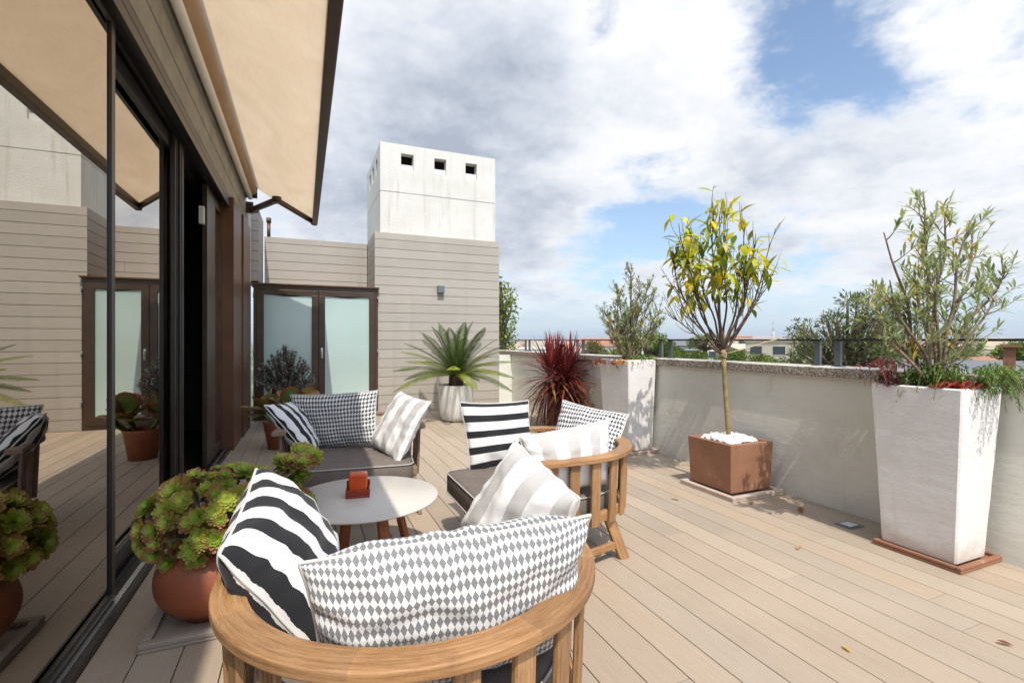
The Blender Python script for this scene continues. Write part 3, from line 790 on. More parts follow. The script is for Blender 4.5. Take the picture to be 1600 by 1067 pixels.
armchair('armchair', 'curved teak armchair on the right facing the glass doors', (1.42, 2.78, 0), R(90))
armchair('armchair', 'farthest armchair facing the camera, its seat half in shade', (.36, 4.06, 0), R(173), 'teak_grey')

# table
TB = thing('coffee_table', 'low round coffee table with pale top and red-brown legs', 'table', (.315, 2.875, 0))
mb = MB(); mb.lathe([(0, .405), (.395, .405), (.41, .411), (.412, .416), (.408, .42), (0, .42)], 72); mb.build('tabletop', ['table_top'], TB)
mb = MB(); bar(mb, (-.26, 0, .385), (.26, 0, .385), .05, .036, (0, 1, 0)); bar(mb, (0, -.26, .384), (0, .26, .384), .05, .030, (1, 0, 0)); mb.build('under_frame', ['table_wood'], TB)
for k in range(4):
    a = R(20 + 90 * k); mb = MB(); bar(mb, (.19 * math.cos(a), .19 * math.sin(a), .40), (.29 * math.cos(a), .29 * math.sin(a), 0), .058, .032, (-math.sin(a), math.cos(a), 0)); mb.build('leg', ['table_wood'], TB)
HO = thing('card_holder', 'small orange-red lacquered holder standing on the round table', 'holder', (.283, 2.90, .42), R(-8))
mb = MB(); mb.box((-.065, -.055, 0), (.065, .055, .012)); mb.box((-.065, -.055, .012), (.065, -.045, .045)); mb.box((-.065, .045, .012), (.065, .055, .075)); mb.box((-.065, -.045, .012), (-.055, .045, .05)); mb.box((.055, -.045, .012), (.065, .045, .05)); mb.build('tray', ['holder_dark'], HO, bevel=.003)
mb = MB(); mb.box((-.050, -.036, .0125), (.050, .036, .13)); mb.build('block', ['holder'], HO, bevel=.01)

# ------------------------------------------------------------------ pillows
def pillow(label, q, w, h, mat, th=.075, k=.075, seed=0, N=30, group=None, left=None):
    TL, TR, BR, BLc = [V(a) for a in q]; c = (TL + TR + BR + BLc) / 4
    nrm = (TR - BLc).cross(BR - TL).normalized()
    mb = MB(); idx = {}
    def P(s_, t_, side):
        a, b = 2 * s_ - 1, 2 * t_ - 1
        a2 = a * (1 - k * (1 - b * b)); b2 = b * (1 - k * (1 - a * a))
        s2, t2 = (a2 + 1) / 2, (b2 + 1) / 2
        p = TL * (1 - s2) * (1 - t2) + TR * s2 * (1 - t2) + BR * s2 * t2 + BLc * (1 - s2) * t2
        e = max(0, (1 - abs(a) ** 2.4)) * max(0, (1 - abs(b) ** 2.4))
        bul = (left if left and nrm.x * side < 0 else th) * e ** .45
        edge = min(1 - abs(a), 1 - abs(b))
        wr = noise.noise(V((a * 3.2 + seed, b * 3.2, side * 2.0))) * .017 * e ** .3
        # radial gathers near the seams
        ang = math.atan2(b, a)
        g_ = math.sin(ang * 17 + seed * 3 + 3 * noise.noise(V((a * 2, b * 2, seed)))) * .0085 * math.exp(-edge * 5) * (1 if edge > 1e-4 else 0)
        ridge = noise.noise(V((a * 1.3 + seed * 2, b * 6.0, 4 + side))); ridge = -.012 * max(0, .35 - abs(ridge)) * e
        sg = .018 * noise.noise(V((a * 1.2, b * 1.2, seed * 5.0)))
        return p - c + nrm * (side * (bul + wr * min(1, edge * 4) + g_ + ridge) + sg)
    for side in (1, -1):
        for i in range(N + 1):
            for j in range(N + 1):
                bd = i in (0, N) or j in (0, N)
                if side == -1 and bd: idx[(i, j, -1)] = idx[(i, j, 1)]; continue
                # denser towards the seams
                s_, t_ = (1 - math.cos(PI * i / N)) / 2, (1 - math.cos(PI * j / N)) / 2
                s_ = .5 * s_ + .5 * i / N; t_ = .5 * t_ + .5 * j / N
                idx[(i, j, side)] = len(mb.v); mb.v.append(tuple(P(s_, t_, 0 if bd else side)))
    # cloth lengths run over the bulge, so the pattern keeps its size towards the seams
    LA, LB = [0.0], [0.0]; mid = N // 2
    for i in range(N):
        LA.append(LA[-1] + math.dist(mb.v[idx[(i, mid, 1)]], mb.v[idx[(i + 1, mid, 1)]])); LB.append(LB[-1] + math.dist(mb.v[idx[(mid, i, 1)]], mb.v[idx[(mid, i + 1, 1)]]))
    def uv(i, j): return (LA[i] / LA[-1] * w, LB[j] / LB[-1] * h)
    for side in (1, -1):
        for i in range(N):
            for j in range(N):
                cs = [(i, j), (i + 1, j), (i + 1, j + 1), (i, j + 1)]
                if side < 0: cs.reverse()
                mb.face([idx[(a, b, side)] for a, b in cs], 0, (1, 1, 1), [uv(a, b) for a, b in cs], True)
    o = mb.build('pillow', [mat], None, tuple(c)); tag(o, label, 'pillow', group)
    ring = [(i, 0) for i in range(N)] + [(N, j) for j in range(N)] + [(N - i, N) for i in range(N)] + [(0, N - j) for j in range(N)]
    pm = MB(); pm.tube([mb.v[idx[(a, b, 1)]] for a, b in ring], .0045, 6, closed=True); pm.build('piping', ['piping'], o)
    return o
def sc_(q, k, dz=0):
    return [V((a * k, b * k, 1.3 + (z - 1.3) * k + dz)) for a, b, z in q]
pillow('black and white striped pillow at the left of the nearest armchair', [(-.142, 1.79, .883), (.10, 1.80, .57), (.045, 1.33, .48), (-.19, 1.38, .778)], .46, .46, 'bw_a', .115, .03, 1, left=.12)
pillow('wide diamond-patterned pillow against the back of the nearest armchair', [(-.010, 1.155, .82), (.680, 1.085, .85), (.70, 1.25, .45), (.03, 1.27, .435)], .72, .42, 'diamond', .12, .055, 2, N=44)
pillow('pale grey and white striped pillow at the right of the nearest armchair', sc_([(0.954, 2.204, 0.809), (1.046, 1.752, 0.649), (0.991, 1.903, 0.186), (0.698, 2.297, 0.375)], .80), .46, .46, 'gw_u', .125, .045, 3)
pillow('black and white striped pillow at the left arm of the farthest armchair', [(-0.259, 3.881, 0.84), (-0.096, 4.36, 0.80), (0.121, 4.313, 0.44), (0.051, 3.813, 0.42)], .46, .46, 'bw_u', .085, .06, 4)
pillow('fine check lumbar pillow at the back of the farthest armchair, half in shade', sc_([(-0.091, 3.776, 0.916), (0.472, 3.504, 0.95), (0.469, 3.486, 0.579), (-0.0, 3.816, 0.503)], 1.14), .70, .45, 'tooth', .075, .06, 5)
pillow('pale grey and white striped pillow at the right arm of the farthest armchair', [(0.722, 4.041, 0.884), (0.861, 3.562, 0.849), (0.621, 3.552, 0.40), (0.478, 4.028, 0.483)], .46, .46, 'gw_u', .08, .07, 6)
pillow('black and white striped pillow at the far arm of the right armchair', sc_([(1.048, 3.451, 0.834), (1.591, 3.418, 0.825), (1.604, 3.342, 0.363), (1.101, 3.358, 0.317)], .93, .01), .48, .48, 'bw', .075, .06, 7)
pillow('fine check lumbar pillow leaning against the back of the right armchair', sc_([(1.972, 3.559, 0.805), (2.249, 3.05, 0.739), (2.048, 2.943, 0.40), (1.753, 3.476, 0.35)], .885), .60, .42, 'tooth', .075, .07, 8)
pillow('pale grey and white striped pillow against the near arm of the right armchair', [(1.075, 2.44, .775), (1.665, 2.44, .835), (1.62, 2.40, .47), (1.13, 2.40, .45)], .56, .42, 'gw_u', .11, .06, 9)

# ================================================================== POTS AND PLANTS
def tray(label, loc, wx, wy, mat, hh=.035, rim=.035, chips=True):
    mb = MB(); mb.box((0, 0, 0), (wx, wy, .016))
    mb.box((0, 0, .016), (wx, rim, hh)); mb.box((0, wy - rim, .016), (wx, wy, hh)); mb.box((0, rim, .016), (rim, wy - rim, hh)); mb.box((wx - rim, rim, .016), (wx, wy - rim, hh))
    o = mb.build('plant_tray', [mat], None, loc, bevel=.006); return tag(o, label, 'plant tray')
def tall_planter(label, loc, b, t, H_, mats='planter'):
    """b=(x0,x1,y0,y1) at the foot, t the same at the rim"""
    mb = MB(); n = 14; wall = .035
    def ring(x0, x1, y0, y1, z, r=.008):
        return [(x0 + r, y0, z), (x1 - r, y0, z), (x1, y0 + r, z), (x1, y1 - r, z), (x1 - r, y1, z), (x0 + r, y1, z), (x0, y1 - r, z), (x0, y0 + r, z)]
    rings = []
    for k in range(n + 1):
        u = k / n; q = [b[i] + (t[i] - b[i]) * u for i in range(4)]; w_ = .0006 * math.sin(k * 1.7)
        rings.append(ring(q[0] - w_, q[1] + w_, q[2] - w_, q[3] + w_, H_ * u, .009))
    rings.append(ring(t[0] + .01, t[1] - .01, t[2] + .01, t[3] - .01, H_ + .008, .02))
    rings.append(ring(t[0] + wall, t[1] - wall, t[2] + wall, t[3] - wall, H_ + .002, .02))
    rings.append(ring(t[0] + wall, t[1] - wall, t[2] + wall, t[3] - wall, H_ - .06, .02))
    for rg in rings: mb.v += rg
    for k in range(len(rings) - 1):
        for j in range(8):
            a = k * 8; mb.face([a + j, a + (j + 1) % 8, a + 8 + (j + 1) % 8, a + 8 + j], 0, (1, 1, 1), None, False)
    mb.face([j for j in reversed(range(8))])
    root = mb.build('planter', [mats], None, loc); tag(root, label, 'planter')
    sl_ = MB(); o0 = [((t[0] + wall + .002), (t[2] + wall + .002)), ((t[1] - wall - .002), (t[3] - wall - .002))]
    nn = 14
    for i in range(nn + 1):
        for j in range(nn + 1):
            xx = o0[0][0] + (o0[1][0] - o0[0][0]) * i / nn; yy = o0[0][1] + (o0[1][1] - o0[0][1]) * j / nn
            sl_.v.append((xx, yy, H_ - .03 + .012 * noise.noise(V((xx * 14, yy * 14, 0)))))
    for i in range(nn):
        for j in range(nn): a = i * (nn + 1) + j; sl_.face([a, a + nn + 1, a + nn + 2, a + 1])
    sl_.build('soil', ['soil'], root)
    return root
tray('red-brown tray under the nearest tall white planter', (3.345, 1.52, 0), .44, .46, 'tray_red', .036, .03)
tall_planter('nearest tall tapered white planter holding the large shrub', (3.38, 1.56, .037), (0, .30, 0, .39), (-.065, .35, -.06, .415), .985)
tray('whitened clay tray under the farther tall white planter', (3.36, 4.55, 0), .42, .62, 'tray', .036, .03)
tall_planter('farther tall white planter with a leafy grey-green shrub', (3.40, 4.60, .037), (0, .33, 0, .50), (-.055, .335, -.06, .52), 1.03)
tray('whitened clay tray under the square terracotta pot', (3.15, 2.905, 0), .58, .60, 'tray', .04, .045)
# square terracotta pot
TP = thing('planter', 'square terracotta pot topped with white pebbles', 'planter', (3.215, 2.985, .041))
mb = MB(); a = .45; b_ = .46; hz = .40; w_ = .03
def rr4(x0, x1, y0, y1, z): return [(x0, y0, z), (x1, y0, z), (x1, y1, z), (x0, y1, z)]
rs = [rr4(0, a, 0, b_, 0), rr4(-.015, a + .015, -.015, b_ + .015, hz), rr4(w_, a - w_, w_, b_ - w_, hz), rr4(w_, a - w_, w_, b_ - w_, hz - .05)]
for r_ in rs: mb.v += r_
for k in range(3):
    for j in range(4): mb.face([k * 4 + j, k * 4 + (j + 1) % 4, k * 4 + 4 + (j + 1) % 4, k * 4 + 4 + j])
mb.face([3, 2, 1, 0]); mb.build('pot', ['terra'], TP, bevel=.007)
mb = MB(); mb.box((w_ + .002, w_ + .002, hz - .12), (a - w_ - .002, b_ - w_ - .002, hz - .05)); mb.build('soil', ['soil'], TP)
mb = MB(); random.seed(3)
def stone(mb, c, r, col=(1, 1, 1)):
    o = len(mb.v); ph = random.random() * 9; n1, n2 = 7, 5; sx, sy, sz = [random.uniform(.7, 1.3) for _ in range(3)]; ra = random.random() * PI
    mb.v.append((c[0], c[1], c[2] - r * sz * .7))
    for i in range(1, n2):
        for j in range(n1):
            th = PI * i / n2; f_ = 2 * PI * j / n1; d = V((math.sin(th) * math.cos(f_), math.sin(th) * math.sin(f_), -math.cos(th)))
            rr = r * (1 + .25 * noise.noise(d * 1.4 + V((ph, 0, 0)))); x_, y_ = d.x * sx, d.y * sy
            mb.v.append((c[0] + rr * (x_ * math.cos(ra) - y_ * math.sin(ra)), c[1] + rr * (x_ * math.sin(ra) + y_ * math.cos(ra)), c[2] + rr * d.z * sz * .7))
    mb.v.append((c[0], c[1], c[2] + r * sz * .7)); top = len(mb.v) - 1
    for j in range(n1):
        j2 = (j + 1) % n1; mb.face([o, o + 1 + j2, o + 1 + j], 0, col, None, True)
        for i in range(n2 - 2):
            p_ = o + 1 + i * n1; mb.face([p_ + j, p_ + j2, p_ + n1 + j2, p_ + n1 + j], 0, col, None, True)
        p_ = o + 1 + (n2 - 2) * n1; mb.face([p_ + j, p_ + j2, top], 0, col, None, True)
for i in range(330):
    x_, y_ = random.uniform(.055, a - .055), random.uniform(.055, b_ - .055); d = math.hypot(x_ - a / 2, y_ - b_ / 2)
    stone(mb, (x_, y_, hz - .03 + .05 * max(0, 1 - d * 2.6) + random.uniform(-.01, .012)), random.uniform(.014, .026))
o = mb.build('pebbles', ['pebble'], TP); o['kind'] = 'stuff'

# branch helper
def bezier(p0, p1, p2, n=8, wob=.0, seed=0):
    P = []
    for i in range(n + 1):
        t = i / n; p = V(p0) * (1 - t) ** 2 + V(p1) * 2 * t * (1 - t) + V(p2) * t * t
        if 0 < i: p = p + V((noise.noise(p * 3 + V((seed, 0, 0))), noise.noise(p * 3 + V((0, seed, 7))), 0)) * wob
        P.append(p)
    return P
def at(P, t):
    f_ = t * (len(P) - 1); i = min(int(f_), len(P) - 2); return P[i].lerp(P[i + 1], f_ - i), (P[i + 1] - P[i]).normalized()

# lemon tree
random.seed(11)
LT = thing('lemon_tree', 'slender potted citrus tree with sparse yellow-green leaves and bare twigs', 'tree', (3.44, 3.215, .36))
ox, oy, oz = 3.44, 3.215, .36
trunk = [V((0, 0, -.02)), V((-.02, 0, .25)), V((-.045, 0, .5)), V((-.07, -.01, .7)), V((-.085, -.01, .86))]
mb = MB(); mb.tube(trunk, [.023, .021, .0195, .0195, .024], 12); tb_ = mb.build('trunk', ['bark_green'], LT)
mb = MB(); lf = MB()
fork = trunk[-1]
YEL = [(.66, .54, .035), (.56, .50, .04), (.44, .44, .04), (.74, .60, .06), (.36, .40, .04)]
GRN = [(.15, .20, .03), (.22, .27, .035), (.29, .33, .04), (.11, .16, .02)]
tips = [((-.58, -.05, 1.98), .9, 'y'), ((-.40, .15, 1.95), 1.0, 'y'), ((-.27, -.12, 2.16), 1.0, 'y'), ((-.05, .05, 2.24), .7, 'y'), ((.08, -.12, 2.05), .6, 'y'), ((.13, .16, 2.20), .35, 'y'),
        ((.33, .02, 1.98), .12, 'b'), ((.47, -.06, 1.98), .05, 'b'), ((.34, .12, 1.70), .5, 'g'), ((-.62, .05, 1.78), .7, 'y'), ((-.72, -.08, 1.17), .06, 'b'), ((-.60, .0, 1.40), .25, 'g'), ((-.15, .22, 1.85), 1.0, 'g'), ((-.30, -.22, 1.75), 1.0, 'g'), ((.02, -.25, 1.75), .9, 'g'), ((.22, -.18, 1.62), .7, 'g')]
tips = [((x_, y_, .86 + (z_ - .86) * .93), d_ * .72, k_) for (x_, y_, z_), d_, k_ in tips]
for k, (tp, dens, kind) in enumerate(tips):
    tp = V(tp); mid = V((fork.x + (tp.x - fork.x) * .78, tp.y * .7, fork.z + (tp.z - fork.z) * .40))
    if k == 10: mid = V((-.30, 0, .92))
    st = fork + V((0, 0, -.06 * random.random() + .02 * (k % 3)))
    P = bezier(st, mid, tp, 12, .05, k * 3.1); n = len(P)
    mb.tube(P, [.0085 * (1 - i / n) ** .8 + .0018 for i in range(n)], 7)
    for q in range(15 if k != 10 else 12):
        t = random.uniform(.35, 1.0); p, d = at(P, t)
        dv = (d + runit() * .75 + V((0, 0, .35))).normalized(); ln = random.uniform(.10, .32) * (1.2 - t * .4)
        Q = bezier(p, p + dv * ln * .5 + runit() * .03, p + dv * ln + V((0, 0, ln * .25)), 5, .02, q)
        mb.tube(Q, [.0035, .0031, .0027, .0022, .0017, .0012], 5)
        nl = int((random.random() * 7 * dens + dens * 2.8 * (1 if p.z < 1.95 else .5)) * (1 if p.z > 1.16 else .12))
        for _ in range(nl):
            lp, ld = at(Q, random.uniform(.3, 1)); w = (ld * .5 + runit() * .9 + V((0, 0, -.35))).normalized()
            if kind == 'g' or (p.z < 1.6 and random.random() < .6): col = pick(GRN, .2) if random.random() < .40 else pick(YEL, .2)
            else: col = pick(YEL, .2) if random.random() < .85 else pick(GRN, .2)
            ll = random.uniform(.09, .155); lf.leaf(lp, w, (0, 0, 1), ll, ll * .34, random.uniform(.15, .5), col, 0, 4, .45, .25)
        # tiny buds on bare twigs
        for _ in range(9):
            lp, ld = at(Q, random.uniform(.2, 1)); c_ = random.choice([(.55, .55, .30), (.62, .60, .42), (.45, .47, .2)])
            lf.leaf(lp, (ld + runit() * .8).normalized(), (0, 0, 1), random.uniform(.010, .022), .008, 0, rc(c_), 0, 2)
mb.build('branches', ['bark_dark'], LT); lf.build('leaves', ['leaf'], LT)
mb = MB(); 
for z_ in (.80, .815, .83): mb.tube([(-.083 + .029 * math.cos(2 * PI * i / 14), -.01 + .029 * math.sin(2 * PI * i / 14), z_ + .008 * math.sin(i)) for i in range(14)], .004, 5, closed=True)
mb.build('twine', ['twine'], LT)
# string from the tree to the handrail
mb = MB(); mb.tube([(-.06, 0, .82), (.15, -.04, .865), (.33, -.08, .92), (.494, -.10, .955)], .005, 5); mb.build('string', ['twine'], LT)

def shrub(name, label, loc, base_w, tips, nsub, nleaf, ll, lw, cols, stem='bark', leafm='leaf', r0=.016, sublen=.22, up=.5, whorl=6, seed=1, spread=.8, fork=.22):
    random.seed(seed); t = thing(name, label, 'shrub', loc); mb = MB(); lf = MB()
    for k, tp in enumerate(tips):
        tp = V(tp); st = V((base_w * random.uniform(-1, 1), base_w * random.uniform(-1, 1), 0)) * .3
        mid = V((tp.x * .45 + random.uniform(-.04, .04), tp.y * .5, tp.z * .5)); P = bezier(st, mid, tp, 12, .05, k * 2.3 + seed); n = len(P)
        mb.tube(P, [r0 * (1 - i / n) ** .75 + .002 for i in range(n)], 7)
        for q in range(nsub):
            u_ = random.uniform(fork, .97); p, d = at(P, u_)
            dv = (d * .7 + runit() * spread + V((0, 0, up))).normalized(); ln = random.uniform(.5, 1.1) * sublen * (1.25 - u_ * .6)
            Q = bezier(p, p + dv * ln * .5 + runit() * .02, p + dv * ln + V((0, 0, ln * .2)), 5, .015, q)
            mb.tube(Q, [.0042, .0036, .003, .0024, .0018, .0013], 5)
            tone = random.random()
            for j in range(nleaf):
                tt = 1 - (random.random() ** 1.5) * .75; lp, ld = at(Q, min(.999, tt)); a_ = random.random() * 2 * PI
                o1 = ld.orthogonal().normalized(); o2 = ld.cross(o1); w = (ld * random.uniform(.5, 1.1) + (o1 * math.cos(a_) + o2 * math.sin(a_)) * .75).normalized()
                ci = cols[0] if tone < .91 else cols[1]
                l_ = ll * random.uniform(.6, 1.15); lf.leaf(lp, w, (0, 0, 1), l_, l_ * lw, random.uniform(-.05, .25), pick(ci, .22), 0, 3, .55, .3)
    mb.build('stems', [stem], t); lf.build('leaves', [leafm], t); return t
OLV = [(.30, .34, .18), (.38, .41, .25), (.21, .25, .13), (.48, .50, .34), (.33, .36, .16)]
OLV2 = [(.62, .42, .05), (.60, .50, .12), (.52, .26, .05), (.45, .42, .08)]
shrub('shrub', 'large open shrub with narrow grey-green leaves in the nearest white planter', (3.56, 1.76, .98), .10,
      [(-.10, 0, 1.22), (-.40, .05, .96), (-.50, -.05, .66), (.28, .05, 1.22), (.18, -.1, 1.05), (.52, .0, 1.12), (.55, -.12, .75), (-.48, .08, .45), (.04, .1, .95), (.62, .1, .42), (-.22, -.16, .72), (.34, -.15, .6), (-.30, .14, .52)],
      13, 16, .075, .20, (OLV, OLV2), 'bark', 'leaf', .011, .20, .4, seed=21, spread=1.0)
OL3 = [(.22, .27, .13), (.30, .35, .20), (.38, .41, .26), (.16, .20, .08), (.46, .48, .34)]
shrub('shrub', 'dense small-leaved shrub in the farther white planter', (3.57, 4.84, 1.02), .12,
      [(.03, 0, 1.16), (-.28, .05, .62), (-.20, 0, .80), (.30, 0, 1.02), (.42, .1, .88), (.48, 0, .66), (-.34, -.05, .48), (.12, -.1, .95), (.2, .15, .7), (-.08, .12, .9), (.36, -.12, .5), (-.12, -.1, .55)],
      30, 17, .046, .28, (OL3, [(.62, .40, .12), (.60, .36, .22), (.5, .42, .12)]), 'bark', 'leaf', .009, .19, .5, seed=5, spread=1.0)

# low plants in the planters
def trailing(name, label, loc, ext, n, cols, ll=.02, seed=1, droop=.5, up=.2, lw=.4, cat='plant'):
    random.seed(seed); t = thing(name, label, cat, loc); lf = MB(); st = MB()
    for i in range(n):
        a_ = random.random() * 2 * PI; r_ = random.random() ** .5; p = V((ext[0] * r_ * math.cos(a_) * .5, ext[1] * r_ * math.sin(a_) * .5, 0))
        d = V((ext[0] * math.cos(a_), ext[1] * math.sin(a_), 0)) * .5 * random.uniform(.4, 1.0); 
        Q = bezier(p, p + d * .5 + V((0, 0, up * random.uniform(.5, 1.3))), p + d + V((0, 0, -droop * random.random() * r_ + up * .4)), 7, .03, i)
        st.tube(Q, .0014, 4, 0, pick(cols))
        for j in range(16):
            lp, ld = at(Q, random.random() * .999); lf.leaf(lp, (ld * .5 + runit()).normalized(), (0, 0, 1), ll * random.uniform(.6, 1.3), ll * lw, .1, pick(cols, .25), 0, 2, .5, .2)
    st.build('stems', ['succ'], t); lf.build('leaves', ['leaf'], t); return t
trailing('trailing_plant', 'feathery bright green plant trailing over the right edge of the nearest planter', (3.68, 1.66, .99), (.44, .40), 250, [(.10, .17, .03), (.16, .25, .05), (.24, .32, .07), (.07, .12, .02)], .024, 8, .20, .24)
trailing('trailing_plant', 'darker green undergrowth behind the red plants in the nearest planter', (3.54, 1.88, .99), (.30, .20), 60, [(.06, .11, .03), (.09, .15, .03), (.15, .20, .06)], .03, 9, .03, .16)
trailing('trailing_plant', 'low green plant at the foot of the shrub in the farther white planter', (3.66, 4.78, 1.02), (.22, .4), 60, [(.12, .18, .03), (.2, .28, .05)], .03, 10, .02, .15)
trailing('trailing_plant', 'pinkish red trailing plant spilling over the left corner of the farther planter', (3.36, 4.98, 1.02), (.18, .3), 46, [(.34, .09, .07), (.46, .18, .12), (.22, .10, .06)], .03, 12, .10, .07, .5)
trailing('flowering_plant', 'low orange and yellow plant at the front of the farther white planter', (3.44, 4.68, 1.03), (.2, .2), 50, [(.70, .28, .03), (.62, .42, .05), (.5, .16, .03)], .024, 13, .02, .06, .6)

def rosette(mb, c, n_, r, cols_in, cols_out, rings=5, wl=.42, cup=.9, seg=3, thick=True):
    n_ = V(n_).normalized(); o1 = n_.orthogonal().normalized(); o2 = n_.cross(o1); ga = 2.39996; tot = 7 * rings; ph = random.random() * 6
    for i in range(tot):
        u_ = (i + 1) / tot; a_ = ph + i * ga; tilt = (1 - u_) * 1.25 * cup + .08
        d = ((o1 * math.cos(a_) + o2 * math.sin(a_)) * math.cos(tilt) + n_ * math.sin(tilt)).normalized()
        L_ = r * (.28 + .72 * u_); ci = cols_in if u_ < .62 else cols_out
        c1 = rc(ci, .12)
        p = V(c) - n_ * (r * .25 * u_); w = L_ * wl
        # spoon shaped leaf
        sd = d.cross(n_).normalized(); up = sd.cross(d); o = len(mb.v)
        prof = ((0, .35), (.5, .72), (.82, 1.0), (1.0, .42))
        for t, ww in prof:
            q = p + d * L_ * t + up * (L_ * .16 * t * t)
            mb.v.append(tuple(q + sd * w * .5 * ww + up * w * .12)); mb.v.append(tuple(q - up * w * .06 * ww)); mb.v.append(tuple(q - sd * w * .5 * ww + up * w * .12))
        for k in range(3):
            cc = c1 if k < 2 else tuple(x * f_ for x, f_ in zip(c1, (1.15, .80, .75))) if u_ > .45 else c1
            b0 = o + 3 * k
            mb.face([b0, b0 + 3, b0 + 4, b0 + 1], 0, cc, None, True); mb.face([b0 + 1, b0 + 4, b0 + 5, b0 + 2], 0, cc, None, True)
t = thing('succulent', 'dark purple rosette succulent at the left corner of the nearest white planter', 'succulent', (3.375, 1.90, 1.01)); random.seed(4); mb = MB()
for i in range(11): rosette(mb, (random.uniform(-.06, .08), random.uniform(-.09, .03), random.uniform(.02, .05)), (random.uniform(-.5, .2), random.uniform(-.5, .2), 1), random.uniform(.05, .07), (.22, .13, .12), (.17, .09, .09), 3, .35)
mb.build('rosettes', ['succ'], t)
mb = MB()
for i in range(20):
    p = V((random.uniform(-.08, .08), random.uniform(-.05, .1), .0)); q = p + V((random.uniform(-.06, .05), random.uniform(-.03, .03), random.uniform(.10, .17))); mb.tube([p, (p + q) / 2 + V((.01, 0, 0)), q], .0025, 5, 0, (.4, .12, .12))
    for _ in range(12): mb.leaf(q + runit() * .02, runit(), (0, 0, 1), .018, .010, .1, pick([(.62, .10, .14), (.70, .25, .26), (.5, .07, .10)]), 0, 2)
mb.build('flowers', ['succ'], t)
t = thing('succulent', 'bright red paddle-leaf succulent on the rim of the nearest white planter', 'succulent', (3.46, 1.60, 1.015)); mb = MB()
for i in range(90):
    p = V((random.uniform(-.13, .12), random.uniform(-.10, .06), random.uniform(0, .02))); d = V((random.uniform(-1, 1), random.uniform(-1, .6), random.uniform(.2, 1)))
    mb.leaf(p, d, (0, 0, 1), random.uniform(.035, .075), .034, .1, pick([(.42, .06, .05), (.32, .045, .04), (.46, .12, .08), (.22, .05, .03)]), 0, 3, .65, .3)
mb.build('leaves', ['succ'], t)

# red cordyline
random.seed(31)
pot = MB(); pot.lathe([(0, 0), (.15, 0), (.155, .01), (.19, .45), (.195, .50), (.17, .50), (.165, .44), (0, .44)], 40)
o = pot.build('plant_pot', ['brown_glaze'], None, (3.46, 6.35, 0)); tag(o, 'brown pot of the red spiky cordyline, behind the right armchair', 'plant pot')
sm_ = MB(); sm_.lathe([(0, .442), (.16, .445)], 20); sm_.build('soil', ['soil'], o)
CD = thing('cordyline', 'dark red spiky cordyline with drooping bronze and yellow lower leaves', 'plant', (3.46, 6.35, .445))
st = MB(); lf = MB()
for k, (hx, hy, hz) in enumerate(((-.16, 0, .42), (.20, .05, .44), (.03, -.14, .36), (.02, .14, .46), (.05, -.05, .22))):
    st.tube([(hx * .3, hy * .3, 0), (hx * .8, hy * .8, hz * .5), (hx, hy, hz)], .018, 8)
    for i in range(120):
        z = random.random(); a_ = random.random() * 2 * PI
        el = R(58 - 112 * (z - .3) / .7) if z > .3 else R(88 - 30 * z / .3)
        d = V((math.cos(a_) * math.cos(el), math.sin(a_) * math.cos(el), math.sin(el)))
        col = pick([(.13, .018, .022), (.22, .028, .03), (.085, .015, .018), (.30, .06, .05)], .2)
        if z > .55: col = pick([(.16, .04, .025), (.30, .12, .06), (.36, .19, .05), (.10, .03, .02), (.15, .035, .03), (.20, .05, .04), (.12, .03, .025)], .2)
        L_ = random.uniform(.48, .80) * (.80 if z < .3 else 1.05)
        lf.leaf(V((hx, hy, hz - z * .22)), d, (0, 0, 1), L_, random.uniform(.026, .040), (.1 if el > 1 else .55) * random.uniform(.3, 1.2), col, 0, 6, .35, .35)
st.build('stems', ['bark_dark'], CD); lf.build('leaves', ['leaf_gloss'], CD)

# cycad
random.seed(17)
pot = MB(); pot.lathe([(0, 0), (.17, 0), (.225, .025), (.255, .08), (.275, .20), (.283, .57), (.276, .582), (.262, .57), (.26, .50), (0, .50)], 64)
o = pot.build('plant_pot', ['glazed'], None, (2.27, 7.66, 0)); tag(o, 'white glazed pot with streaks holding the cycad by the clad wall', 'plant pot')
sm_ = MB(); sm_.lathe([(0, .515), (.258, .505)], 24); sm_.build('soil', ['soil'], o)
CY = thing('cycad', 'green cycad palm with arching feathery fronds', 'palm', (2.27, 7.66, .505))
mb = MB(); mb.lathe([(0, 0), (.10, 0), (.12, .08), (.11, .2), (.06, .27), (0, .28)], 20, wob=.2)
for i in range(120):
    a_ = random.random() * 2 * PI; z = random.random() * .24; mb.leaf((.10 * math.cos(a_), .10 * math.sin(a_), z), (math.cos(a_), math.sin(a_), .7), (0, 0, 1), .05, .02, 0, (1, 1, 1), 0, 2)
mb.build('trunk', ['bark_dark'], CY)
CYC = [(.09, .13, .02), (.15, .19, .025), (.055, .09, .015), (.22, .24, .03), (.04, .065, .013)]
mb = MB()
NF = 40
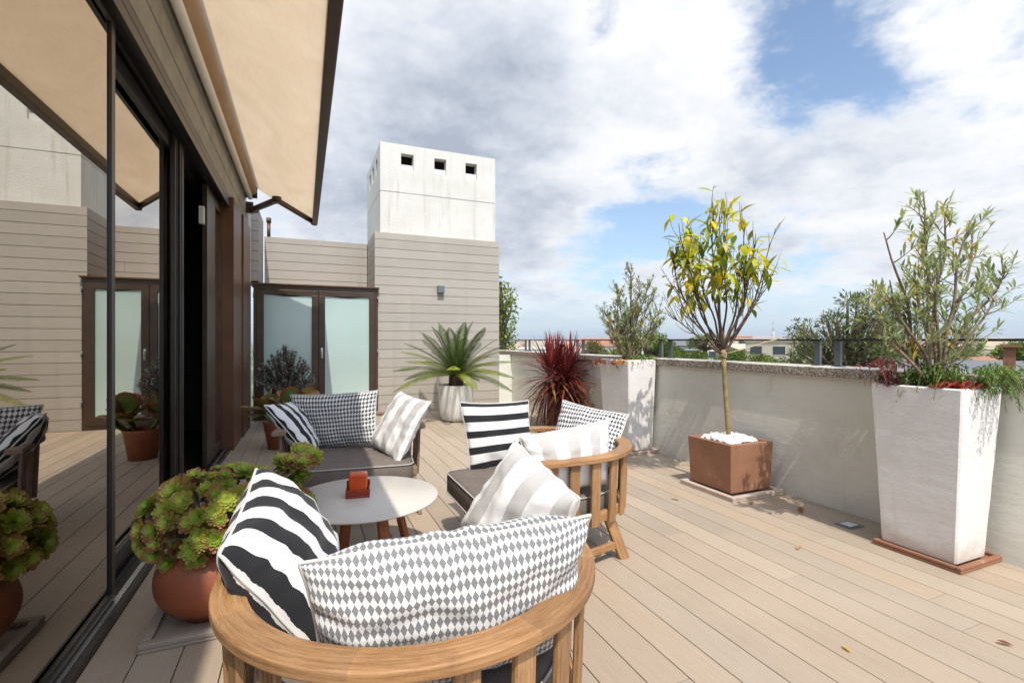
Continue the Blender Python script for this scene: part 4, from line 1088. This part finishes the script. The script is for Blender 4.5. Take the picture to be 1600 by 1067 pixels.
for i in range(NF):
    u_ = (i + .5) / NF; a_ = i * 2.39996; el = R(84 - 72 * u_ ** .9); L_ = random.uniform(.98, 1.14) * (1 - .14 * (1 - u_))
    hd = V((math.cos(a_), math.sin(a_), 0)); bend = .16 + .34 * u_
    pts = []
    for k in range(19):
        t = k / 18; e_ = el - bend * 1.9 * t; 
        pts.append((pts[-1] if k == 0 and pts else (pts[-1] + (hd * math.cos(e_) + V((0, 0, math.sin(e_)))) * (L_ / 18)) if pts else V((0, 0, .24)) + hd * .03))
    # lift clear of the wall behind
    pts = [V((p.x, min(p.y, 1.16), p.z)) for p in pts]
    c0 = pick(CYC[2:3] + CYC[4:] + CYC[:1], .15) if u_ < .55 else pick(CYC[:2] + CYC[3:4], .15)
    mb.tube(pts, [.006 * (1 - k / 20) + .001 for k in range(19)], 5, 0, tuple(x * 1.2 for x in c0))
    sdv = hd.cross(V((0, 0, 1)))
    for k in range(4, 84):
        t = k / 84; p, d = at(pts, min(.999, t)); ll = .125 * min(1, .45 + t * 2.2) * min(1, .12 + (1 - t) * 4.2)
        upv = sdv.cross(d).normalized()
        if upv.z < 0: upv = -upv
        for s_ in (-1, 1):
            dd = (sdv * s_ * .85 + d * .30 + upv * (.30 - .85 * u_)).normalized()
            mb.leaf(p, dd, upv, ll, .0095, .12, rc(c0, .28), 0, 2, .4, .2)
mb.build('fronds', ['leaf_gloss'], CY)

# aeonium in a round terracotta pot
random.seed(41)
tray('weathered grey tray under the round terracotta pot', (-.635, 2.46, 0), .46, .46, 'tray_grey', .04, .04)
pot = MB(); pot.lathe([(0, 0), (.09, 0)] + [(.212 * math.cos(a_) ** .9, .185 + .18 * math.sin(a_)) for a_ in [R(-64 + 8 * k_) for k_ in range(16)]] + [(.15, .352), (.158, .375), (.15, .38), (.135, .35), (0, .33)], 64)
o = pot.build('plant_pot', ['terra_pot'], None, (-.42, 2.69, .017)); tag(o, 'round red terracotta pot by the glass, overflowing with green rosettes', 'plant pot')
AE = thing('aeonium', 'mound of green rosette succulents with bronze-edged leaves', 'succulent', (-.42, 2.69, .37))
core = MB(); st = MB()
CI = [(.33, .43, .055), (.44, .50, .09), (.26, .36, .045)]; CO = [(.28, .33, .06), (.30, .22, .07), (.24, .30, .05), (.27, .16, .07)]
for i in range(260):
    for _ in range(40):
        d = runit(); 
        if d.z > -.75: break
    rad = V((.36, .30, .215)); c = V((.08 + d.x * rad.x, .04 + d.y * rad.y, .085 + d.z * rad.z)) * 1.0
    if i > 115: c = V((.08 + d.x * rad.x * .8, .04 + d.y * rad.y * .8, .10 + d.z * rad.z * .78))
    if i % 12 == 0: c = V((.34 + random.uniform(-.08, .12), .16 + random.uniform(-.1, .2), .22 + random.uniform(-.06, .10))); d = V((.1, -.2, 1))
    n_ = V((d.x * 1.0 + .12, d.y * 1.0 - .50, d.z * .7 + .30)) + runit() * .22
    rosette(core, c, n_, random.uniform(.034, .066) * (1.0 if i % 7 else 1.45), random.choice(CI), random.choice(CO), random.choice((5, 6, 6, 7)), .44, .62)
    if i % 2 == 0: st.tube([(0, 0, -.04), c * .5, c - n_.normalized() * .02], [.010, .008, .006], 6)
core.build('rosettes', ['succ'], AE); st.build('stems', ['bark'], AE)

# kalanchoe + crassula by the door
random.seed(51)
pot = MB(); pot.lathe([(0, 0), (.13, 0), (.18, .30), (.195, .33), (.175, .33), (.16, .27), (0, .27)], 40)
o = pot.build('plant_pot', ['terra_pot'], None, (-.27, 6.55, 0)); tag(o, 'terracotta pot behind the farthest armchair holding the red-edged paddle plant', 'plant pot')
KA = thing('paddle_plant', 'paddle plant with big round green leaves edged in red, left of the farthest armchair', 'succulent', (-.27, 6.55, .30)); mb = MB()
for i in range(34):
    a_ = i * 2.39996; u_ = i / 34; el = R(70 - 75 * u_); d = V((math.cos(a_) * math.cos(el), math.sin(a_) * math.cos(el), math.sin(el))); c0 = V((random.choice((-.15, .12, .3)), random.uniform(-.12, .12), .10 + .08 * (1 - u_)))
    L_ = random.uniform(.19, .30); sd = d.cross(V((0, 0, 1))).normalized(); up = sd.cross(d); o0 = len(mb.v); K = 12
    gc = pick([(.18, .25, .06), (.24, .30, .09), (.14, .20, .05)]); red = pick([(.45, .045, .03), (.34, .04, .025)])
    mb.v.append(tuple(c0 + d * L_ * .6))
    for rad_ in (.36, .485, .5):
        for k in range(K):
            b = 2 * PI * k / K; mb.v.append(tuple(c0 + d * (L_ * .55 + L_ * rad_ * math.cos(b)) + sd * L_ * rad_ * .85 * math.sin(b) + up * L_ * (.10 * rad_ / .5 + .25 * (rad_ * math.sin(b)) ** 2)))
    for k in range(K):
        k2 = (k + 1) % K; mb.face([o0, o0 + 1 + k, o0 + 1 + k2], 0, gc, None, True)
        mb.face([o0 + 1 + k, o0 + 1 + K + k, o0 + 1 + K + k2, o0 + 1 + k2], 0, tuple((a + b) / 2 for a, b in zip(gc, red)), None, True)
        mb.face([o0 + 1 + K + k, o0 + 1 + 2 * K + k, o0 + 1 + 2 * K + k2, o0 + 1 + K + k2], 0, red, None, True)
    mb.tube([(c0.x * .4, c0.y * .4, -.02), c0, c0 + d * L_ * .1], .010, 6, 0, gc)
mb.build('leaves', ['succ'], KA)
pot = MB(); pot.lathe([(0, 0), (.15, 0), (.20, .36), (.215, .40), (.19, .40), (.18, .34), (0, .34)], 40)
o = pot.build('plant_pot', ['brown_glaze'], None, (-.26, 8.05, 0)); tag(o, 'dark pot in front of the double door holding the grey-leaved succulent', 'plant pot')
CR = thing('crassula', 'bushy grey-leaved succulent standing in front of the frosted door', 'succulent', (-.26, 8.05, .34)); mb = MB(); st = MB()
for i in range(95):
    d = runit(); d.z = abs(d.z); tp = V((d.x * .42, d.y * .26, .30 + d.z * .58 * (1 - abs(d.x) * .4))); Q = bezier((0, 0, 0), (tp.x * .4, tp.y * .4, tp.z * .6), tp, 6, .03, i); st.tube(Q, .0045, 5)
    for j in range(46):
        p, dd = at(Q, .999 - random.random() * .6); mb.leaf(p, (dd * .6 + runit()).normalized(), (0, 0, 1), random.uniform(.045, .065), .028, .1, pick([(.22, .23, .20), (.28, .27, .24), (.15, .16, .14), (.27, .20, .18)]), 0, 2, .6, .3)
st.build('stems', ['bark_dark'], CR); mb.build('leaves', ['succ'], CR)

# small things on the deck
def dead_leaf(label, loc, rot, L_, col):
    mb = MB(); mb.leaf((0, 0, .004), (1, .1, .05), (0, 0, 1), L_, L_ * .42, -.12, col, 0, 4, .45, .55)
    for v_ in range(len(mb.v)): mb.v[v_] = (mb.v[v_][0], mb.v[v_][1], abs(mb.v[v_][2]) + .002)
    tag(mb.build('fallen_leaf', ['leaf'], None, loc, rot), label, 'leaf', 'fallen leaves on the deck')
for lb, loc, rt, L_, col in (('rust brown fallen leaf beside the square tray near the parapet', (3.43, 2.53, 0), .6, .10, (.30, .12, .03)), ('curled pale fallen leaf on the open deck in front of the drain cover', (2.81, 2.10, 0), .2, .06, (.45, .30, .18)),
        ('small yellow fallen leaf near the bottom of the picture', (2.09, 1.32, 0), 1.2, .045, (.60, .42, .12)), ('dark red-brown fallen leaf at the right edge of the deck', (2.77, 1.08, 0), 2.2, .055, (.22, .07, .03)),
        ('pale fallen leaf left of the square terracotta tray', (2.80, 3.12, 0), 2.0, .07, (.48, .34, .22)), ('tiny fallen leaf beside the drain cover', (3.40, 2.37, 0), 1.0, .03, (.40, .28, .16)), ('ochre fallen leaf lying against the square tray', (3.24, 2.82, 0), .3, .06, (.42, .24, .06))):
    dead_leaf(lb, loc, rt, L_, col)
mb = MB(); mb.box((-.075, -.06, .0), (.075, .06, .003)); o = mb.build('drain_cover', ['steel'], None, (3.53, 2.24, .0005)); tag(o, 'small square drain cover set in the shaded deck by the parapet', 'drain cover')
mb = MB(); mb.box((-.045, -.035, .0045), (.045, .04, .009)); mb.build('plate', ['column'], o, bevel=.002)

# ================================================================== THE VIEW BEYOND
GZ = -16.0
def hd(u): return math.atan(325 / 765.0) + math.atan((u - 800) / 765.0)       # compass heading of a landmark
def spot(u, dist, z=0): a = hd(u); return V((math.sin(a) * dist, math.cos(a) * dist, z))
def hgt(v, u, dist): return 1.3 + (531.5 - v) * (dist * math.cos(math.atan((u - 800) / 765.0))) / 765.0
def ground_mat():
    a = Mat('town_ground'); n = a.noise(.02, 9, .7); n2 = a.noise(.25, 6, .7)
    col = a.ramp(n, [(.35, (.07, .09, .035)), (.5, (.12, .13, .07)), (.62, (.30, .26, .20)), (.75, (.42, .38, .32))])
    a.base(a.mixc(a.ramp(n2, [(.4, (0, 0, 0)), (.7, (.6, .6, .6))]), col, (.05, .075, .025))); a.set(Roughness=.95); return a.m
M['ground'] = ground_mat()
def sea_mat():
    a = Mat('sea_water'); a.base((.02, .07, .12)); a.set(Roughness=.25); a.bump(a.noise(.05, 6, .6), .3, 1.0); return a.m
M['sea'] = sea_mat()
mb = MB(); n = 72; 
def disc(r, z, nseg=72):
    mb = MB(); mb.v.append((0, 0, z))
    for k in range(nseg): a = 2 * PI * k / nseg; mb.v.append((r * math.cos(a), r * math.sin(a), z))
    for k in range(nseg): mb.face([0, 1 + k, 1 + (k + 1) % nseg])
    return mb
tag(disc(2600, GZ).build('ground', ['ground']), kind='structure')
tag(disc(30000, GZ - 1.0).build('sea', ['sea']), kind='structure')
# our own building below the terrace
mb = MB(); mb.box((-6, -4, GZ), (4.0, 10.9, -.301)); tag(mb.build('apartment_building', ['column']), 'white body of the apartment building carrying the roof terrace', 'building')

def crown(lf, clumps, leafs, ll, lw, cols, flat=.7, hang=0.0):
    for (c, r) in clumps:
        c = V(c); tone = random.uniform(.72, 1.25); nn = int(leafs * r * r)
        for i in range(nn):
            d = runit(); rr = r * random.random() ** .33 * (1 + .35 * noise.noise(d * 2.2 + c))
            p = c + V((d.x * rr, d.y * rr, d.z * rr * flat)); w = (d + runit() * .9 + V((0, 0, .3 - hang))).normalized()
            col = pick(cols, .25); col = tuple(x * tone for x in col)
            l_ = ll * random.uniform(.6, 1.3); lf.card(p, w, runit(), l_, l_ * lw, col)
def bgtree(name, label, base, clumps, leafs, ll, lw, cols, tr=.18, flat=.7, group=None, seed=1, bark='bark_dark', hang=0):
    random.seed(seed); t = thing(name, label, 'tree', tuple(base), 0, group); b = V(base)
    cl = [(V(c) - b, r) for c, r in clumps]; lf = MB(); crown(lf, cl, leafs, ll, lw, cols, flat, hang)
    mb = MB(); cen = sum((c for c, r in cl), V()) / len(cl); low = min(c.z - r * flat for c, r in cl)
    hub = V((cen.x * .6, cen.y * .6, low - .2)); mb.tube([V((0, 0, 0)), hub * .5 + V((.1, 0, 0)), hub], [tr * 1.5, tr * 1.1, tr], 8)
    for c, r in cl:
        Q = bezier(hub, hub * .4 + c * .6 - V((0, 0, r * .4)), c, 6, .06, c.x); mb.tube(Q, [tr * .55 * (1 - k / 7) + .012 for k in range(7)], 5)
    mb.build('trunk', [bark], t); lf.build('crown', ['pine'], t); return t
def cl(u, v, dist, r, dd=0): d_ = dist + dd; return (spot(u, d_, hgt(v, u, d_)), r)
# leafy tree past the end wall
random.seed(61)
t = bgtree('tree', 'leafy yellow-green tree just beyond the right end of the clad block', spot(772, 12.6, GZ + 0), [cl(770 + random.uniform(-26, 26), random.uniform(448, 560), 12.6, .30, random.uniform(-.4, .4)) for _ in range(40)] + [cl(784, 440, 12.6, .14), cl(795, 520, 12.6, .16), cl(800, 470, 12.6, .1)],
       1500, .085, .5, [(.14, .19, .035), (.22, .27, .05), (.08, .12, .025), (.33, .36, .09)], .10, 1.0, seed=62)
# big airy pine on the right
random.seed(63); P = []
for (u, v, r) in ((1360, 470, 1.0), (1330, 466, .8), (1385, 480, .9), (1345, 495, 1.0), (1310, 500, .8), (1370, 510, 1.2), (1290, 505, .6), (1265, 515, .7), (1245, 512, .5), (1250, 530, .8), (1275, 535, 1.0), (1300, 530, 1.0), (1325, 525, 1.1), (1350, 540, 1.3), (1380, 545, 1.3), (1260, 552, 1.1), (1295, 558, 1.3), (1330, 562, 1.4), (1365, 570, 1.4), (1400, 560, 1.3), (1405, 520, 1.0), (1240, 560, .8)):
    for _ in range(3): P.append(cl(u + random.uniform(-12, 12), v + random.uniform(-8, 8), 30, r * random.uniform(.34, .62), random.uniform(-2, 2)))
bgtree('pine_tree', 'tall airy pine beyond the parapet between the lemon tree and the nearest planter', spot(1335, 30, GZ), P, 470, .24, .24, [(.10, .125, .045), (.15, .17, .065), (.07, .085, .03), (.20, .21, .09), (.12, .12, .05)], .28, .75, seed=64)
PC = [(.10, .14, .025), (.15, .19, .035), (.065, .09, .018), (.20, .23, .05)]
for k, (lb, u, v, dist, w, h_) in enumerate((('round green pine top behind the farther white planter', 1012, 535, 32, 34, 18), ('low green pine top just left of the lemon tree trunk', 1085, 556, 38, 50, 11), ('dark clumped pine top just right of the lemon tree trunk', 1160, 560, 30, 40, 16),
        ('long low olive-green pine top right of the lemon tree', 1235, 566, 36, 55, 9), ('green pine top behind the railing posts beside the farther planter', 1050, 552, 40, 22, 10), ('small round tree behind the cordyline tips', 925, 542, 75, 16, 10), ('green tree top left of the farther white planter', 975, 552, 44, 28, 12), ('distant bright tree above the railing left of the lemon tree', 1105, 530, 60, 26, 8), ('dark green tree top at the far right by the roofs', 1590, 548, 48, 26, 12), ('pale olive tree behind the nearest large shrub', 1450, 556, 40, 50, 14), ('low green treetops in front of the far white house at far right', 1545, 566, 70, 44, 9), ('dark pine top right of the large shrub, below the sea line', 1505, 552, 90, 22, 9))):
    random.seed(70 + k); Q = []; sc1 = dist / 765.0
    for i in range(26):
        a_ = random.uniform(-1, 1); b_ = random.uniform(-1, 1)
        Q.append(cl(u + a_ * w, v + h_ * .9 * (a_ * a_) + b_ * h_ * .5, dist, h_ * sc1 * random.uniform(.45, .8), random.uniform(-1, 1) * w * sc1 * .8))
    bgtree('pine_tree' if k not in (5, 7) else 'tree', lb, spot(u, dist, GZ), Q, 1100 * (30 / dist) ** 1.6, .16 * (dist / 30) ** .8, .35, PC if k != 5 else [(.20, .17, .06), (.26, .22, .09)], .25, .8, seed=80 + k)

# houses and blocks
for nm, c in (('wall_white', (.66, .64, .60)), ('wall_cream', (.56, .48, .38)), ('wall_pink', (.55, .38, .30)), ('wall_grey', (.40, .40, .40)), ('roof_red', (.36, .17, .11)), ('roof_grey', (.17, .17, .18)), ('window_dark', (.05, .06, .07)), ('brick', (.24, .10, .06))):
    M[nm] = plain(nm, c, .85, nscale=.6, amt=.12)
M['solar'] = plain('solar_glass', (.05, .06, .08), .15)
def block(name, label, cat, u, dist, w, dep, ztop, wall, roof=None, rot=0, group=None, detail=True, pitch=0, storeys=None):
    c = spot(u, dist, GZ); h_ = ztop - GZ; ang = -hd(u) + rot
    t = thing(name, label, cat, tuple(c), ang, group) if detail else None
    b = MB(); b.box((-w / 2, 0, 0), (w / 2, dep, h_))
    st = 3.1; nf = int(h_ / st); nw = max(2, int(w / 3.2)); ms = [wall, 'window_dark']
    if not detail:
        b.box((-w / 2 - .15, -.15, h_), (w / 2 + .15, dep + .15, h_ + .25), 0)
        random.seed(int(u * 7)); b.box((-w * .2, dep * .3, h_ + .25), (w * .1, dep * .7, h_ + 2.4), 0)
        for f_ in range(max(0, nf - 3), nf):
            z0 = h_ - (nf - f_) * st + 1.0
            for k in range(nw):
                x0 = -w / 2 + (k + .25) * w / nw; b.box((x0, -.06, z0), (x0 + w / nw * .5, .02, z0 + 1.4), 1)
        if roof: b.box((-w / 2 - .3, -.3, h_ + .25), (w / 2 + .3, dep + .3, h_ + .5), 2); ms.append(roof)
        o = b.build(name, ms, None, tuple(c), ang); return tag(o, label, cat, group)
    b.build('wall', [wall], t)
    if pitch:
        r_ = MB(); o = 0; e = .35
        r_.v += [(-w / 2 - e, -e, h_ + .01), (w / 2 + e, -e, h_ + .01), (w / 2 + e, dep + e, h_ + .01), (-w / 2 - e, dep + e, h_ + .01), (-w / 2 - e, dep / 2, h_ + pitch), (w / 2 + e, dep / 2, h_ + pitch)]
        for q in ((0, 1, 5, 4), (2, 3, 4, 5), (1, 2, 5), (3, 0, 4), (3, 2, 1, 0)): r_.face(q)
        R_ = r_.build('roof', [roof], t)
    else:
        r_ = MB(); r_.box((-w / 2 - .2, -.2, h_ + .002), (w / 2 + .2, dep + .2, h_ + .3)); r_.build('roof', [roof or wall], t)
    for f_ in range(max(0, nf - 3), nf):
        z0 = h_ - (nf - f_) * st + .9
        for k in range(nw):
            x0 = -w / 2 + (k + .22) * w / nw; x1 = x0 + w / nw * .52
            wn = MB(); wn.box((x0 - .1, -.07, z0 - .1), (x1 + .1, -.001, z0)); wn.box((x0 - .1, -.05, z0 + 1.4), (x1 + .1, -.001, z0 + 1.5)); wn.box((x0, -.03, z0), (x1, -.001, z0 + 1.4), 1); wn.build('window', [wall, 'window_dark'], t)
    return t
block('white_house', 'white block with a flat roof and small rooftop rooms right of the lemon tree', 'house', 1225, 240, 26, 12, hgt(527, 1225, 240), 'wall_white', None, .1)
block('apartment_building', 'pinkish cream block with upright piers behind the low pines right of the lemon tree', 'building', 1218, 95, 11, 10, hgt(534, 1218, 95), 'wall_cream', None, -.25)
block('white_house', 'pale house with a sloping roof just right of the lemon tree trunk', 'house', 1183, 100, 7, 9, hgt(546, 1183, 100), 'wall_cream', 'wall_cream', .5, pitch=1.0)
block('grey_house', 'grey-walled house behind the pines left of the lemon tree trunk', 'house', 1065, 90, 7, 8, hgt(540, 1065, 90), 'wall_grey', 'roof_grey', .1, pitch=1.2)
block('white_house', 'low white house left of the lemon tree, half hidden by pines', 'house', 1115, 110, 10, 8, hgt(543, 1115, 110), 'wall_white', None, 0)
block('apartment_building', 'narrow pink house touching the pine behind the lemon tree', 'building', 1148, 150, 9, 10, hgt(526, 1148, 150), 'wall_pink', None, 0)
block('white_house', 'white house with a terracotta roof between cordyline and farther planter', 'house', 955, 120, 15, 10, hgt(541, 955, 120), 'wall_white', 'roof_red', 0, pitch=2)
block('white_house', 'low white house seen under the railing left of the cordyline', 'house', 850, 90, 10, 9, hgt(546, 850, 90), 'wall_white', None, 0)
block('apartment_building', 'long pink block with bands of windows left of the cordyline', 'building', 862, 420, 44, 14, hgt(537, 862, 420), 'wall_pink', 'roof_red', .05, pitch=1.5)
t = block('grey_house', 'white house with a grey roof and skylights below the horizon at far right', 'house', 1528, 60, 8, 8, hgt(574, 1528, 60), 'wall_white', 'roof_red', .15, pitch=.9)
t = block('grey_house', 'nearer slate-grey roof with pale skylights at the right edge', 'house', 1590, 34, 13, 8, hgt(600, 1590, 34), 'wall_white', 'roof_grey', .25, pitch=1.0)
for k in range(3): mb = MB(); mb.box((-2.2 + k * 2.4, 1.6, 16 + 1.3 - 2.35 + .2 * 0), (-1.5 + k * 2.4, 2.5, 16 + 1.3 - 2.2)); mb.build('skylight', ['wall_white'], t)
block('white_house', 'white terraced house below the sea horizon at far right', 'house', 1535, 150, 14, 10, hgt(541, 1535, 150), 'wall_white', None, 0)
cs = spot(1577, 31, hgt(590, 1577, 31)); BC = thing('brick_chimney', 'red brick rooftop chimney with a broad cap at the right edge', 'chimney', tuple(cs), -hd(1577))
mb = MB(); mb.box((-.20, -.25, -.6), (.20, .25, 1.35)); mb.build('stack', ['brick'], BC)
mb = MB(); mb.box((-.42, -.4, 1.352), (.42, .4, 1.44)); mb.build('cap', ['brick'], BC)
# tower on the skyline
tw = spot(1208, 1500, GZ); mb = MB(); mb.tube([(0, 0, 0), (0, 0, 42)], [5, 4.2], 12); mb.tube([(0, 0, 42), (0, 0, 58)], [2.0, 1.2], 8); mb.tube([(0, 0, 58), (0, 0, 76)], [.8, .3], 6)
tag(mb.build('radio_tower', ['wall_grey'], None, tuple(tw)), 'thin grey mast standing up from the skyline right of the lemon tree', 'tower')
# the town
random.seed(99)
kinds = [('wall_white', None, 'white'), ('wall_cream', None, 'cream'), ('wall_pink', 'roof_red', 'pink'), ('wall_white', 'roof_red', 'red-roofed white'), ('wall_grey', None, 'grey')]
for i in range(290):
    u = random.uniform(775, 1610) if i % 3 else random.choice((random.uniform(775, 960), random.uniform(1470, 1610))); dist = 130 * (2300 / 130) ** (i / 290.0)
    vt = 550 - 19.0 * (i / 290.0) ** .55 + random.uniform(-1.5, 2.0); zt = max(GZ + 4, hgt(vt, u, dist))
    wl_, rf_, nm = random.choice(kinds)
    block('town_building', f'distant {nm} building in the town spread below the horizon', 'building', u, dist, random.uniform(9, 22) * (1 + dist / 900), random.uniform(9, 16), zt, wl_, rf_, random.uniform(-.5, .5), f'distant {nm} buildings of the town', detail=False)
# far trees between the houses, one mass nobody could count
random.seed(101); lf = MB()
for i in range(650):
    u = random.uniform(760, 1620); dist = 110 * (1800 / 110) ** random.random(); p = spot(u, dist, GZ + random.uniform(3, 9)); r_ = random.uniform(2.5, 5) * (1 + dist / 1200)
    for k in range(34): d = runit(); q = p + V((d.x * r_, d.y * r_, abs(d.z) * r_ * .7)); lf.card(q, (d + runit() * .7).normalized(), runit(), r_ * .55, r_ * .4, pick([(.08, .11, .03), (.12, .15, .04), (.06, .085, .025)], .2))
tag(lf.build('distant_woods', ['pine']), 'distant green tree masses scattered through the town', 'woods', None, 'stuff')
# haze
hz_ = bpy.data.materials.new('haze_air'); hz_.use_nodes = True; nt = hz_.node_tree
for n_ in list(nt.nodes): nt.nodes.remove(n_)
vo = nt.nodes.new('ShaderNodeOutputMaterial'); pv = nt.nodes.new('ShaderNodeVolumePrincipled')
pv.inputs['Color'].default_value = (.86, .92, 1.0, 1); pv.inputs['Density'].default_value = .00015; pv.inputs['Anisotropy'].default_value = .2
nt.links.new(pv.outputs[0], vo.inputs['Volume']); M['haze'] = hz_
mb = MB(); mb.box((-31000, -31000, GZ - 2.0), (31000, 31000, 80)); tag(mb.build('haze', ['haze']), 'pale sea haze lying over the distant town', 'haze', None, 'stuff')
